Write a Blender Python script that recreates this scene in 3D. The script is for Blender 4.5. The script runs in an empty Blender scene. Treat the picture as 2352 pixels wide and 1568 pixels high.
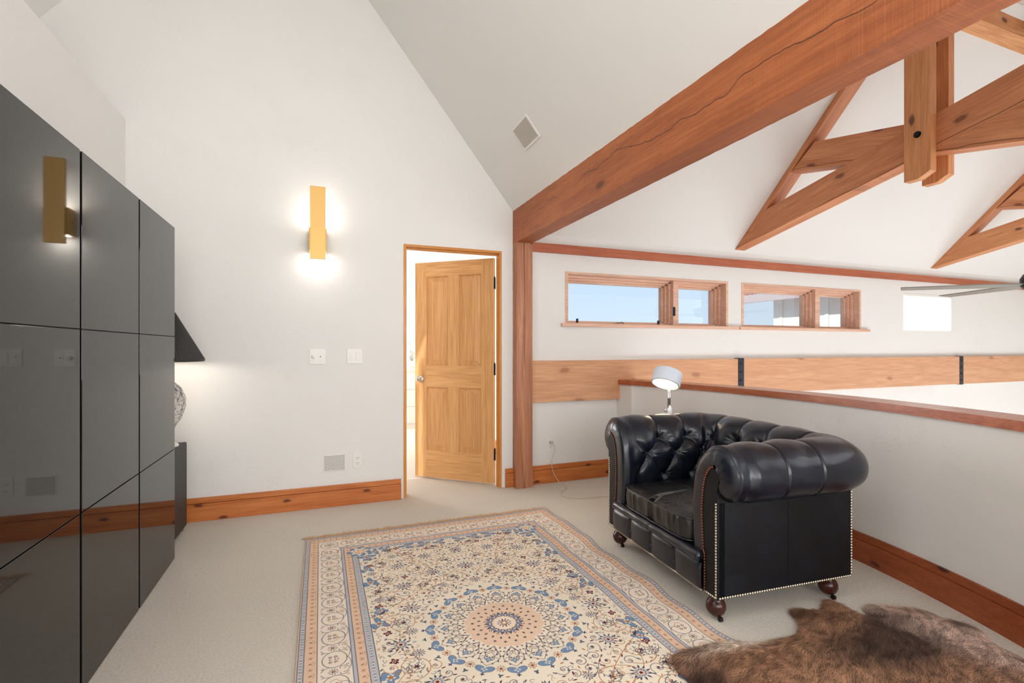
import bpy, bmesh, math, random
import numpy as np
from mathutils import Vector, Matrix

S = bpy.context.scene
COL = S.collection
R = math.radians

# ------------------------------------------------------------------ camera, sky, light, exposure
F_PX, H_CAM = 1130.0, 1.22
PSI = math.atan2(440.0, 1130.0)
cd = bpy.data.cameras.new('camera')
cam = bpy.data.objects.new('camera', cd); COL.objects.link(cam)
cd.sensor_width = 36.0; cd.sensor_fit = 'HORIZONTAL'
cd.lens = F_PX / 2352.0 * 36.0
cd.shift_y = 15.5 / 2352.0
cd.clip_start = 0.05; cd.clip_end = 200
cam.location = (0, 0, H_CAM)
cam.rotation_euler = (R(90), 0, -PSI)
S.camera = cam

w = bpy.data.worlds.new('sky'); S.world = w; w.use_nodes = True
nt = w.node_tree; nt.nodes.clear()
wo = nt.nodes.new('ShaderNodeOutputWorld'); bg = nt.nodes.new('ShaderNodeBackground')
tc = nt.nodes.new('ShaderNodeTexCoord'); sx = nt.nodes.new('ShaderNodeSeparateXYZ')
cr = nt.nodes.new('ShaderNodeValToRGB')
cr.color_ramp.elements[0].position = 0.0; cr.color_ramp.elements[0].color = (0.70, 0.86, 1.0, 1)
cr.color_ramp.elements[1].position = 0.45; cr.color_ramp.elements[1].color = (0.42, 0.66, 1.0, 1)
nt.links.new(tc.outputs['Generated'], sx.inputs[0]); nt.links.new(sx.outputs['Z'], cr.inputs[0])
nt.links.new(cr.outputs[0], bg.inputs[0]); nt.links.new(bg.outputs[0], wo.inputs[0])
bg.inputs[1].default_value = 1.0

def area(name, loc, rot, sx_, sy_, power, color=(1, 1, 1), spread=180):
    l = bpy.data.lights.new(name, 'AREA'); l.shape = 'RECTANGLE'; l.size = sx_; l.size_y = sy_
    l.energy = power; l.color = color; l.spread = R(spread)
    o = bpy.data.objects.new(name, l); COL.objects.link(o); o.location = loc; o.rotation_euler = rot
    return o
sun = bpy.data.lights.new('sun', 'SUN'); sun.energy = 4.0; sun.angle = R(0.6); sun.color = (1, .96, .9)
so = bpy.data.objects.new('sun', sun); COL.objects.link(so)
so.rotation_euler = Vector((0.85, 0.12, -0.42)).to_track_quat('-Z', 'Y').to_euler()
# added fill lights standing in for daylight, out of view; no windows there
DAY = (0.955, 0.99, 1.045)
area('window_light_loft', (0.7, -2.9, 1.75), (R(95), 0, 0), 3.4, 1.8, 130, DAY)  # added fill behind the camera; the wall there is closed
sk = area('skylight', (-1.42, .5, 3.62), (0, 0, 0), 1.2, 2.0, 30, (.93, .98, 1.06)); sk.rotation_euler = Vector((.78, -.05, -.62)).to_track_quat('-Z', 'Y').to_euler()  # added overhead fill; the sloping ceiling has no opening
area('window_light_side', (2.85, -1.4, 1.3), (R(105), 0, R(90)), 2.4, 1.8, 105, DAY)  # added fill from the right, in front of a solid wall
area('window_light_great_room_high', (5.4, 0.53, 1.70), (R(90), 0, 0), 5.0, 1.0, 27, DAY)  # added fill over the half wall, for back wall and outlet
area('window_light_great_room_low', (5.6, 0.75, -1.5), (R(124), 0, 0), 5.6, 2.2, 148, (.93, .98, 1.05))  # added fill tilted up at ceiling, trusses and beam underside
area('window_light_end_wall', (11.0, 1.7, -.9), (R(98), 0, R(90)), 2.2, 3.0, 95, DAY)  # added low fill at the solid end wall, brightens the beam underside
area('window_light_bedroom', (-1.3, 7.35, 1.4), (R(90), 0, R(-90)), 1.1, 1.8, 150, (.97, .99, 1.03))  # added fill to brighten the bedroom; its walls have no window

S.view_settings.view_transform = 'Standard'; S.view_settings.look = 'None'
S.view_settings.gamma = 1.0; S.view_settings.use_curve_mapping = False
S.view_settings.exposure = 0.0
try:
    S.cycles.use_denoising = True; S.cycles.max_bounces = 10; S.cycles.diffuse_bounces = 6
    S.cycles.glossy_bounces = 4; S.cycles.transmission_bounces = 8; S.cycles.sample_clamp_indirect = 6
    S.cycles.caustics_reflective = False; S.cycles.caustics_refractive = False
except Exception:
    pass

# ------------------------------------------------------------------ material helpers
def lin(r, g, b):
    f = lambda c: ((c / 255.0 + 0.055) / 1.055) ** 2.4 if c > 10 else c / 255.0 / 12.92
    return (f(r), f(g), f(b), 1.0)

class NT:
    def __init__(s, name):
        s.m = bpy.data.materials.new(name); s.m.use_nodes = True
        s.t = s.m.node_tree; s.b = s.t.nodes['Principled BSDF']; s.out = s.t.nodes['Material Output']
    def n(s, typ, **kw):
        x = s.t.nodes.new('ShaderNode' + typ)
        for k, v in kw.items():
            if k in x.inputs: x.inputs[k].default_value = v
            else: setattr(x, k, v)
        return x
    def l(s, a, b): s.t.links.new(a, b)
    def coord(s, scale=(1, 1, 1), which='Object', loc=(0, 0, 0)):
        c = s.n('TexCoord'); mp = s.n('Mapping'); mp.inputs['Scale'].default_value = scale
        mp.inputs['Location'].default_value = loc
        s.l(c.outputs[which], mp.inputs['Vector']); return mp.outputs[0]
    def noise(s, vec, scale, detail=2, rough=.5, dist=0):
        x = s.n('TexNoise'); x.inputs['Scale'].default_value = scale; x.inputs['Detail'].default_value = detail
        x.inputs['Roughness'].default_value = rough; x.inputs['Distortion'].default_value = dist
        s.l(vec, x.inputs['Vector']); return x.outputs[0]
    def ramp(s, fac, stops, interp='LINEAR'):
        x = s.n('ValToRGB'); e = x.color_ramp.elements; x.color_ramp.interpolation = interp
        while len(e) < len(stops): e.new(.5)
        for i, (p, c) in enumerate(stops):
            e[i].position = p; e[i].color = c if len(c) == 4 else (*c, 1)
        s.l(fac, x.inputs[0]); return x.outputs[0]
    def mix(s, fac, a, b, mode='MIX'):
        x = s.n('Mix', data_type='RGBA', blend_type=mode)
        for sock, v in ((x.inputs[0], fac), (x.inputs[6], a), (x.inputs[7], b)):
            if hasattr(v, 'is_linked') or hasattr(v, 'links'): s.l(v, sock)
            else: sock.default_value = v
        return x.outputs[2]
    def math(s, op, a, b=0.0, clamp=False):
        x = s.n('Math', operation=op, use_clamp=clamp)
        for sock, v in ((x.inputs[0], a), (x.inputs[1], b)):
            if hasattr(v, 'links'): s.l(v, sock)
            else: sock.default_value = v
        return x.outputs[0]
    def bump(s, h, strength=.2, dist=.01):
        x = s.n('Bump'); x.inputs['Strength'].default_value = strength; x.inputs['Distance'].default_value = dist
        s.l(h, x.inputs['Height']); s.l(x.outputs[0], s.b.inputs['Normal']); return x
    def set(s, **kw):
        for k, v in kw.items():
            s.b.inputs[k.replace('_', ' ')].default_value = v
        return s

def plain(name, rgb, rough=.5, metal=0.0, spec=.5):
    n = NT(name); n.set(Base_Color=lin(*rgb), Roughness=rough, Metallic=metal); n.b.inputs['Specular IOR Level'].default_value = spec
    return n.m

def plaster(name, rgb, bump=.35):
    n = NT(name)
    v = n.coord()
    big = n.noise(v, 1.3, 2)
    n.l(n.mix(n.math('MULTIPLY', big, .5), lin(*rgb), lin(rgb[0] - 5, rgb[1] - 5, rgb[2] - 7)), n.b.inputs['Base Color'])
    a = n.noise(v, 5.5, 7, .62, 1.6)
    edge = n.ramp(a, [(0.0, (0, 0, 0)), (.545, (0, 0, 0)), (.575, (1, 1, 1)), (.66, (.25, .25, .25)), (1, (0, 0, 0))])
    m = n.ramp(n.noise(v, 1.7, 2), [(.50, (0, 0, 0)), (.64, (1, 1, 1))])
    e2 = n.math('MULTIPLY', edge, m)
    fine = n.noise(v, 38, 3)
    soft = n.noise(v, 9, 3)
    h = n.math('ADD', n.math('MULTIPLY', e2, .9), n.math('ADD', n.math('MULTIPLY', fine, .12), n.math('MULTIPLY', soft, .3)))
    n.bump(h, bump, .006)
    n.set(Roughness=.75); n.b.inputs['Specular IOR Level'].default_value = .25
    return n.m

def wood(name, dark, light, axis=0, grain=22, rough=.55, knots=True, saw=.0, crack=None, bump=.25, stain=None, long=1.1, kn=(70, 34, 22), thin=None, kd=5.2, ks=.45):
    """grain runs along the object's own axis 0, 1 or 2"""
    n = NT(name)
    sc = [grain] * 3; sc[axis] = long
    v = n.coord(tuple(sc)); o = n.coord()
    wv = n.noise(v, 1.0, 5, .6, .9)
    g1 = n.ramp(wv, [(.24, lin(*dark)), (.76, lin(*light))])
    sc2 = [grain * 8] * 3; sc2[axis] = long * 3.2
    fine = n.noise(n.coord(tuple(sc2)), 1.0, 3, .6)
    c = n.mix(n.math('MULTIPLY', n.ramp(fine, [(.36, (1, 1, 1)), (.58, (0, 0, 0))]), .36), g1, lin(int(dark[0] * .72), int(dark[1] * .66), int(dark[2] * .6)))
    sep = n.n('SeparateXYZ'); n.l(o, sep.inputs[0])
    if knots:
        vo = n.n('TexVoronoi', voronoi_dimensions='2D'); vo.inputs['Scale'].default_value = 1.0; vo.inputs['Randomness'].default_value = 1.0
        cr2 = [i for i in (0, 1, 2) if i != axis and i != (thin if thin is not None else (1 if axis != 1 else 0))][0]
        cb = n.n('CombineXYZ'); n.l(n.math('MULTIPLY', sep.outputs[axis], kd * .42), cb.inputs[0]); n.l(n.math('MULTIPLY', n.math('ADD', sep.outputs[cr2], n.math('MULTIPLY', n.math('SUBTRACT', n.noise(o, 12, 2), .5), .03)), kd), cb.inputs[1])
        n.l(cb.outputs[0], vo.inputs['Vector'])
        k = n.ramp(vo.outputs['Distance'], [(.0, (1, 1, 1)), (.045, (1, 1, 1)), (.075, (.45, .45, .45)), (.085, (.12, .12, .12)), (.15, (0, 0, 0))])
        sel = n.n('SeparateColor'); n.l(vo.outputs['Color'], sel.inputs[0])
        k = n.math('MULTIPLY', k, n.math('GREATER_THAN', sel.outputs[0], ks))
        c = n.mix(n.math('MULTIPLY', k, .85), c, lin(*kn))
    hh = fine
    if saw > 0:
        s4 = [2.0] * 3; s4[axis] = 160
        sw = n.noise(n.coord(tuple(s4)), 1.0, 1)
        c = n.mix(n.math('MULTIPLY', sw, saw), c, lin(int(light[0] * 1.0), int(light[1] * 1.02), int(light[2] * 1.05)))
        hh = n.math('ADD', fine, n.math('MULTIPLY', sw, .9))
    if crack is not None:
        cross, pos, amp = crack          # crack line: cross axis index, position, wander
        s5 = [0.0] * 3; s5[axis] = 1.4
        wn = n.noise(n.coord(tuple(s5), loc=(3.3, 1.7, .4)), 1.0, 4, .55)
        val = n.math('ADD', sep.outputs[cross], n.math('MULTIPLY', n.math('SUBTRACT', wn, .5), amp))
        d = n.math('ABSOLUTE', n.math('SUBTRACT', val, pos))
        ck = n.ramp(d, [(0.0, (1, 1, 1)), (.0012, (1, 1, 1)), (.0028, (0, 0, 0))])
        s6 = [0.0] * 3; s6[axis] = .9
        on = n.ramp(n.noise(n.coord(tuple(s6), loc=(9, 9, 9)), 1.0, 1), [(.44, (0, 0, 0)), (.5, (1, 1, 1))])
        c = n.mix(n.math('MULTIPLY', ck, on), c, lin(45, 22, 14))
    if stain is not None:
        ax, p0, p1 = stain
        mr = n.n('MapRange'); mr.inputs[1].default_value = p0; mr.inputs[2].default_value = p1
        n.l(n.math('ADD', sep.outputs[ax], n.math('MULTIPLY', n.noise(o, 14, 4), .10)), mr.inputs[0])
        c = n.mix(mr.outputs[0], c, n.ramp(n.noise(o, 40, 4), [(.35, lin(70, 60, 55)), (.65, lin(140, 130, 122))]))
    n.l(c, n.b.inputs['Base Color'])
    n.set(Roughness=rough); n.b.inputs['Specular IOR Level'].default_value = .4
    n.bump(hh, bump, .004)
    return n.m

# paints and stones
M_WALL = plaster('plaster_white', (229, 227, 223))
M_CEIL = plaster('plaster_ceiling', (229, 227, 223), .10)
M_HALF = plaster('plaster_half_wall', (226, 223, 218), .4)
def carpet(name, rgb):
    n = NT(name); v = n.coord()
    f = n.noise(v, 330, 2, .7); m = n.noise(v, 95, 4, .75); b = n.noise(v, 2.2, 3, .5)
    t = n.math('ADD', n.math('MULTIPLY', f, .5), n.math('MULTIPLY', m, .5))
    c = n.ramp(t, [(.32, lin(rgb[0] - 42, rgb[1] - 43, rgb[2] - 45)), (.62, lin(rgb[0] + 8, rgb[1] + 8, rgb[2] + 8))])
    c = n.mix(n.math('MULTIPLY', n.ramp(b, [(.35, (0, 0, 0)), (.65, (1, 1, 1))]), .5), c, lin(rgb[0] - 4, rgb[1] - 5, rgb[2] - 8), 'MIX')
    n.l(c, n.b.inputs['Base Color']); n.set(Roughness=.95); n.b.inputs['Specular IOR Level'].default_value = .1
    n.bump(n.math('ADD', f, m), .6, .006); return n.m
M_CARPET = carpet('carpet_beige', (224, 216, 204))
M_BEAM = wood('fir_beam', (144, 74, 38), (188, 110, 60), 1, 9, .5, thin=0, kd=3.4, saw=.16, crack=(2, 2.31, .30), bump=.35)
M_POST = wood('fir_post', (154, 92, 62), (204, 148, 112), 2, 16, .5, thin=1, ks=.6, saw=.0, crack=(0, 1.66, .05), bump=.6)
M_BACKB = wood('fir_back_beam', (196, 136, 98), (226, 174, 132), 0, 16, .55, thin=1, kd=3.2, ks=.7, kn=(150, 96, 66), saw=.30, bump=.2)
M_TRIM = wood('fir_trim_red', (166, 86, 58), (196, 118, 84), 0, 18, .5, knots=False)
M_TRUSS = wood('fir_truss', (192, 118, 78), (222, 156, 110), 1, 11, .5, thin=0, kd=4, ks=.5, kn=(110, 58, 40), saw=.08, crack=(2, 0.02, .10), bump=.25)
M_TRUSSZ = wood('fir_king_post', (200, 128, 80), (226, 164, 112), 2, 11, .5, thin=0, kd=4, ks=.75, saw=.08, bump=.25)
M_TRUSS_ST = wood('fir_truss_stained', (194, 122, 78), (224, 162, 112), 1, 11, .5, saw=.08, bump=.25, stain=(1, 1.00, 1.02))
M_RIDGE = wood('fir_ridge', (206, 134, 82), (234, 176, 122), 0, 10, .5, thin=1, kd=4, bump=.2)
M_BASE = wood('pine_baseboard', (182, 98, 44), (216, 136, 74), 0, 18, .38, thin=1, kd=6, ks=.35, kn=(72, 26, 14))
M_BASEC = wood('pine_baseboard_dark', (138, 66, 34), (172, 92, 52), 1, 18, .38, thin=0, kd=6, ks=.4, kn=(56, 22, 20))
M_DOOR = wood('fir_door', (206, 150, 92), (234, 182, 124), 2, 17, .38, knots=False, bump=.1)
M_DOORP = wood('fir_door_panel', (204, 146, 90), (230, 178, 120), 2, 26, .38, knots=False, bump=.1)
M_DOORH = wood('fir_door_rail', (206, 150, 92), (234, 182, 124), 0, 17, .38, knots=False, bump=.1)
M_JAMB = wood('fir_jamb', (196, 126, 56), (224, 158, 84), 2, 22, .35, knots=False, bump=.1)
M_JAMBH = wood('fir_jamb_head', (196, 126, 56), (224, 158, 84), 0, 22, .35, knots=False, bump=.1)
M_WIN = wood('fir_window', (216, 166, 138), (238, 202, 178), 0, 20, .45, knots=False, bump=.1)
M_CAP = wood('fir_cap', (160, 84, 52), (196, 116, 78), 1, 14, .25, knots=False, bump=.06)
M_WHITE = plain('white_plastic', (232, 229, 222), .35)
M_VENT = plain('white_metal_enamel', (228, 225, 218), .45)
M_DARKHOLE = plain('dark_slot', (30, 28, 26), .6)
M_IRON = plain('blackened_iron', (52, 54, 62), .5, .6)
M_BLACK = plain('black_hinge', (22, 21, 21), .45, .5)
M_GOLD = plain('satin_brass', (226, 180, 106), .42, .35)
M_CHROME = plain('chrome', (200, 200, 205), .12, 1.0)
M_NICKEL = plain('satin_nickel', (196, 186, 176), .28, 1.0)
M_NAIL = plain('antique_nail', (214, 204, 180), .3, .8)
M_NAILC = plain('copper_nail', (128, 74, 50), .3, .8)
M_FAN = plain('brushed_fan_blade', (138, 136, 128), .35, .6)
M_GRILLE = plain('speaker_grille', (182, 176, 166), .7)
M_CORD = plain('cord_ivory', (206, 196, 182), .5)
M_LAMPW = plain('lamp_white_metal', (214, 222, 232), .35)
M_FLOORL = plain('lower_floor', (206, 196, 182), .5)
def glass(name, ior=1.45, rough=0.0, tint=(1, 1, 1, 1)):
    n = NT(name); n.t.nodes.remove(n.b)
    tr = n.n('BsdfTransparent'); gl = n.n('BsdfGlossy'); gl.inputs['Roughness'].default_value = rough
    tr.inputs[0].default_value = tint
    fr = n.n('Fresnel'); fr.inputs[0].default_value = ior; mx = n.n('MixShader')
    n.l(n.math('MULTIPLY', fr.outputs[0], .22), mx.inputs[0]); n.l(tr.outputs[0], mx.inputs[1]); n.l(gl.outputs[0], mx.inputs[2])
    n.l(mx.outputs[0], n.out.inputs[0]); return n.m
M_GLASS = glass('window_glass')
def crystal():
    n = NT('cut_crystal'); n.set(Base_Color=(1, 1, 1, 1), Roughness=.05, IOR=1.45)
    n.b.inputs['Transmission Weight'].default_value = .85
    vo = n.n('TexVoronoi'); vo.inputs['Scale'].default_value = 26; n.l(n.coord(), vo.inputs['Vector'])
    n.bump(vo.outputs['Distance'], .9, .02); return n.m
M_CRYSTAL = crystal()
def black_glass():
    n = NT('smoked_glass_front'); n.set(Base_Color=lin(18, 17, 16), Roughness=.03, IOR=1.5)
    n.b.inputs['Specular IOR Level'].default_value = .5
    return n.m
M_BGLASS = black_glass()
M_CARC = plain('black_carcass', (24, 23, 22), .5)
def satin_black():
    n = NT('black_vinyl'); n.set(Base_Color=lin(46, 44, 42), Roughness=.55)
    n.bump(n.noise(n.coord((60, 60, 300)), 1, 2), .2, .002); return n.m
M_VINYL = satin_black()
def leather(name='black_leather', base=(7, 12, 22), rough=.28):
    n = NT(name); v = n.coord()
    c = n.mix(n.ramp(n.noise(v, 7, 3), [(.35, (0, 0, 0)), (.7, (1, 1, 1))]), lin(*base), lin(base[0] + 9, base[1] + 11, base[2] + 16))
    n.l(c, n.b.inputs['Base Color'])
    r = n.n('MapRange'); n.l(n.noise(v, 16, 4, .6), r.inputs[0]); r.inputs[3].default_value = rough - .06; r.inputs[4].default_value = rough + .14
    n.l(r.outputs[0], n.b.inputs['Roughness'])
    n.b.inputs['Specular IOR Level'].default_value = .42 if rough < .4 else .3
    if rough < .4:
        n.b.inputs['Coat Weight'].default_value = .28; n.b.inputs['Coat Roughness'].default_value = .16
    wr = n.noise(v, 34, 5, .6, .5); fi = n.noise(v, 260, 2)
    n.bump(n.math('ADD', n.math('MULTIPLY', wr, .7), n.math('MULTIPLY', fi, .16)), .2, .005); return n.m
M_LEATHER = leather()
M_LEATHER_P = leather('black_leather_panel', (3, 3, 4), .48)
def seat_leather():
    n = NT('black_leather_seat'); v = n.coord((1, 1, 1))
    n.set(Base_Color=lin(10, 9, 10)); n.b.inputs['Specular IOR Level'].default_value = .7
    r = n.n('MapRange'); n.l(n.noise(v, 9, 4, .6), r.inputs[0]); r.inputs[3].default_value = .2; r.inputs[4].default_value = .42
    n.l(r.outputs[0], n.b.inputs['Roughness'])
    wr = n.noise(n.coord((14, 30, 6)), 1, 4, .6, 1.2)
    n.bump(wr, .5, .012); return n.m
M_SEAT = seat_leather()
M_BUN = wood('mahogany_foot', (44, 20, 16), (78, 38, 28), 2, 20, .22, knots=False, bump=.02)
def attr_mat(name, rough=.9, spec=.1, bump=0):
    n = NT(name); a = n.n('VertexColor'); a.layer_name = 'Col'; n.l(a.outputs[0], n.b.inputs['Base Color'])
    n.set(Roughness=rough); n.b.inputs['Specular IOR Level'].default_value = spec
    if bump: n.bump(n.noise(n.coord(), 420, 2), bump, .003)
    return n.m
M_RUG = attr_mat('wool_rug', .9, .12, .5)
M_FUR = attr_mat('fur', .55, .3)
M_FRINGE = plain('rug_fringe', (208, 170, 130), .9)

# ------------------------------------------------------------------ mesh helpers
class MB:
    def __init__(s): s.bm = bmesh.new()
    def box(s, x0, x1, y0, y1, z0, z1, bevel=0, M=None):
        vs = [s.bm.verts.new((x, y, z)) for z in (z0, z1) for y in (y0, y1) for x in (x0, x1)]
        fs = [s.bm.faces.new([vs[i] for i in f]) for f in ((0, 2, 3, 1), (4, 5, 7, 6), (0, 1, 5, 4), (2, 6, 7, 3), (0, 4, 6, 2), (1, 3, 7, 5))]
        if bevel:
            es = list({e for f in fs for e in f.edges})
            r = bmesh.ops.bevel(s.bm, geom=es, offset=bevel, segments=2, affect='EDGES', profile=.6)
            vs = list({v for f in r['faces'] for v in f.verts} | {v for v in vs if v.is_valid})
        if M is not None: bmesh.ops.transform(s.bm, matrix=M, verts=[v for v in vs if v.is_valid])
        return s
    def prism(s, poly, a0, a1, plane='XZ', M=None):
        """polygon in a plane, extruded along the third axis from a0 to a1"""
        def P(u, v, a):
            return {'XZ': (u, a, v), 'YZ': (a, u, v), 'XY': (u, v, a)}[plane]
        A = [s.bm.verts.new(P(u, v, a0)) for u, v in poly]; B = [s.bm.verts.new(P(u, v, a1)) for u, v in poly]
        f = [s.bm.faces.new(A), s.bm.faces.new(B[::-1])]
        n = len(poly)
        for i in range(n): f.append(s.bm.faces.new([A[i], B[i], B[(i + 1) % n], A[(i + 1) % n]]))
        bmesh.ops.recalc_face_normals(s.bm, faces=f)
        if M is not None: bmesh.ops.transform(s.bm, matrix=M, verts=A + B)
        return s
    def lathe(s, prof, loc=(0, 0, 0), seg=24, M=None, cap=True):
        rings = []
        vs = []
        for r, z in prof:
            ring = [s.bm.verts.new((loc[0] + r * math.cos(2 * math.pi * i / seg), loc[1] + r * math.sin(2 * math.pi * i / seg), loc[2] + z)) for i in range(seg)]
            rings.append(ring); vs += ring
        for a, b in zip(rings, rings[1:]):
            for i in range(seg): s.bm.faces.new([a[i], a[(i + 1) % seg], b[(i + 1) % seg], b[i]])
        if cap: s.bm.faces.new(rings[0][::-1]); s.bm.faces.new(rings[-1])
        if M is not None: bmesh.ops.transform(s.bm, matrix=M, verts=vs)
        return s
    def tube(s, pts, r, seg=8, closed=False, cap=True):
        pts = [Vector(p) for p in pts]; n = len(pts); rings = []
        up = None
        for i, p in enumerate(pts):
            a = pts[i - 1] if (i > 0 or closed) else p; b = pts[(i + 1) % n] if (i < n - 1 or closed) else p
            d = (b - a).normalized()
            if up is None or abs(up.dot(d)) > .98: up = Vector((0, 0, 1)) if abs(d.z) < .9 else Vector((1, 0, 0))
            x = d.cross(up).normalized(); y = x.cross(d).normalized(); up = y
            rr = r[i] if isinstance(r, (list, tuple)) else r
            rings.append([s.bm.verts.new(p + x * rr * math.cos(2 * math.pi * k / seg) + y * rr * math.sin(2 * math.pi * k / seg)) for k in range(seg)])
        m = n if closed else n - 1
        for i in range(m):
            a, b = rings[i], rings[(i + 1) % n]
            for k in range(seg): s.bm.faces.new([a[k], a[(k + 1) % seg], b[(k + 1) % seg], b[k]])
        if cap and not closed: s.bm.faces.new(rings[0][::-1]); s.bm.faces.new(rings[-1])
        return s
    def dome(s, c, n, r, h=.6, seg=8):
        n = Vector(n).normalized(); q = n.to_track_quat('Z', 'Y').to_matrix(); c = Vector(c); rings = []
        for t in (0, .5, .85):
            rr = r * math.cos(t * math.pi / 2); hh = r * h * math.sin(t * math.pi / 2)
            rings.append([s.bm.verts.new(c + q @ Vector((rr * math.cos(2 * math.pi * k / seg), rr * math.sin(2 * math.pi * k / seg), hh))) for k in range(seg)])
        for a, b in zip(rings, rings[1:]):
            for k in range(seg): s.bm.faces.new([a[k], a[(k + 1) % seg], b[(k + 1) % seg], b[k]])
        s.bm.faces.new(rings[-1]); return s
    def build(s, name, mat, parent=None, smooth=False, loc=None, rot=None, local=False):
        """local=True: geometry is in world space, origin and rotation are put on the object"""
        if local:
            Mt = Matrix.Translation(loc or (0, 0, 0)) @ (rot.to_matrix().to_4x4() if rot is not None else Matrix.Identity(4))
            bmesh.ops.transform(s.bm, matrix=Mt.inverted(), verts=s.bm.verts[:])
        bmesh.ops.recalc_face_normals(s.bm, faces=s.bm.faces[:])
        me = bpy.data.meshes.new(name); s.bm.to_mesh(me); s.bm.free()
        if smooth: me.polygons.foreach_set('use_smooth', [True] * len(me.polygons))
        me.materials.append(mat)
        o = bpy.data.objects.new(name, me); COL.objects.link(o)
        if loc is not None: o.location = loc
        if rot is not None: o.rotation_euler = rot
        if parent is not None: o.parent = parent
        return o

def auto(o, ang=40):
    me = o.data
    me.polygons.foreach_set('use_smooth', [True] * len(me.polygons))
    bm = bmesh.new(); bm.from_mesh(me)
    for e in bm.edges:
        if len(e.link_faces) == 2 and e.calc_face_angle(0) > R(ang): e.smooth = False
    bm.to_mesh(me); bm.free(); return o

def np_mesh(name, V, Fq, mat, parent=None, smooth=True, col=None):
    me = bpy.data.meshes.new(name)
    V = np.asarray(V, np.float32); Fq = np.asarray(Fq, np.int32); k = Fq.shape[1]
    me.vertices.add(len(V)); me.vertices.foreach_set('co', V.ravel())
    me.loops.add(Fq.size); me.loops.foreach_set('vertex_index', Fq.ravel())
    me.polygons.add(len(Fq)); me.polygons.foreach_set('loop_start', np.arange(0, Fq.size, k, dtype=np.int32))
    me.polygons.foreach_set('use_smooth', np.full(len(Fq), smooth))
    me.update(calc_edges=True)
    if col is not None:
        a = me.color_attributes.new('Col', 'FLOAT_COLOR', 'POINT')
        c = np.ones((len(V), 4), np.float32); c[:, :3] = col; a.data.foreach_set('color', c.ravel())
    me.materials.append(mat)
    o = bpy.data.objects.new(name, me); COL.objects.link(o)
    if parent is not None: o.parent = parent
    return o
def grid_faces(nu, nv, cu=False, cv=False):
    iu = np.arange(nu if cu else nu - 1); iv = np.arange(nv if cv else nv - 1)
    A, B = np.meshgrid(iu, iv, indexing='ij'); A2 = (A + 1) % nu; B2 = (B + 1) % nv
    return np.stack([A * nv + B, A2 * nv + B, A2 * nv + B2, A * nv + B2], -1).reshape(-1, 4)

def thing(name, label, cat, loc=(0, 0, 0), rotz=0, group=None):
    o = bpy.data.objects.new(name, None); COL.objects.link(o); o.empty_display_size = .1
    o.location = loc; o.rotation_euler = (0, 0, rotz); o['label'] = label; o['category'] = cat
    if group: o['group'] = group
    return o
def tag(o, label, cat, group=None):
    o['label'] = label; o['category'] = cat
    if group: o['group'] = group
    return o
def struct(o): o['kind'] = 'structure'; return o
def copy_tree(o, parent=None):
    c = o.copy(); COL.objects.link(c); c.parent = parent
    for ch in [x for x in bpy.data.objects if x.parent == o]: copy_tree(ch, c)
    return c
def pview(x, y, Y):                       # photo pixel -> point on the plane at depth Y
    k = (x - 1176) / F_PX; c, s = math.cos(PSI), math.sin(PSI); d = Y / (c - k * s)
    return d * (k * c + s), H_CAM + (799.5 - y) * d / F_PX

# ------------------------------------------------------------------ room shell
D = 4.05                                  # back wall plane
Z_R, X_R = 4.945, -0.411                  # ridge of the loft gable
SL = (4.945 - 2.43) / (1.584 + .411)
XE = 11.2
def gz(x): return Z_R - SL * abs(x - X_R)
XL = X_R - (Z_R - 2.45) / SL              # left eave
# back wall, loft part, with the door opening
wb = MB()
wb.prism([(XL, -.3), (.63, -.3), (.63, 2.069), (XL, 2.069)], D, D + .12)
wb.prism([(1.479, -.3), (1.66, -.3), (1.66, 2.069), (1.479, 2.069)], D, D + .065)
wb.prism([(XL, 2.069), (1.66, 2.069), (1.66, 2.6), (X_R, Z_R + .25), (XL, 2.6)], D, D + .12)
# great room part with three window openings
xs = [1.66, 2.103, 4.046, 4.235, 6.144, 6.953, 7.981, XE]
wins = [(2.103, 4.046), (4.235, 6.144), (6.953, 7.981)]
ZW0, ZW1 = 1.45, 1.928
for a, b in zip(xs, xs[1:]):
    hole = (a, b) in wins
    if hole: wb.box(a, b, D, D + .20, ZW1, 2.42)
    wb.box(a, b, D, D + .20, .74, ZW0) if hole else wb.box(a, b, D, D + .20, .74, 2.42)
wb.box(1.66, 7.6, D, D + .20, -2.8, .74)
wb.box(7.6, XE, D + .12, D + .32, -2.8, .74)
struct(wb.build('wall_back', M_WALL))
# left closet wall with its open ledge on top
struct(MB().box(XL, -1.229, -3.0, D, 0, 2.765).build('wall_left', M_WALL))
struct(MB().box(XL - .1, XL, -3.0, D + .12, 2.6, 2.75).build('wall_left_upper', M_WALL))
# loft floor and carpet
ARC_C, ARC_R = (2.94 - 3.86, 2.47), 3.86
face = [(2.658, 4.05), (2.676, 3.83)]
for i in range(41):
    y = 3.81 - (3.81 - .45) * i / 40
    face.append((ARC_C[0] + math.sqrt(ARC_R ** 2 - (y - ARC_C[1]) ** 2) - .004, y))
def offs(path, d):
    out = []
    for i, p in enumerate(path):
        a = path[max(i - 1, 0)]; b = path[min(i + 1, len(path) - 1)]
        t = Vector((b[0] - a[0], b[1] - a[1])).normalized(); out.append((p[0] - t.y * d, p[1] + t.x * d))
    return out
outer = offs(face, .14)
fl = MB().prism([(XL, D + .12), (1.66, D + .12), (1.66, D), (outer[0][0], D)] + outer[1:] + [(2.9, .45), (2.9, -3.1), (XL, -3.1)], -.3, 0, 'XY')
struct(fl.build('floor', M_CARPET))
struct(MB().box(-2.6, 1.9, D + .12, 8.1, -.3, 0).build('floor_bedroom', M_CARPET))
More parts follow.
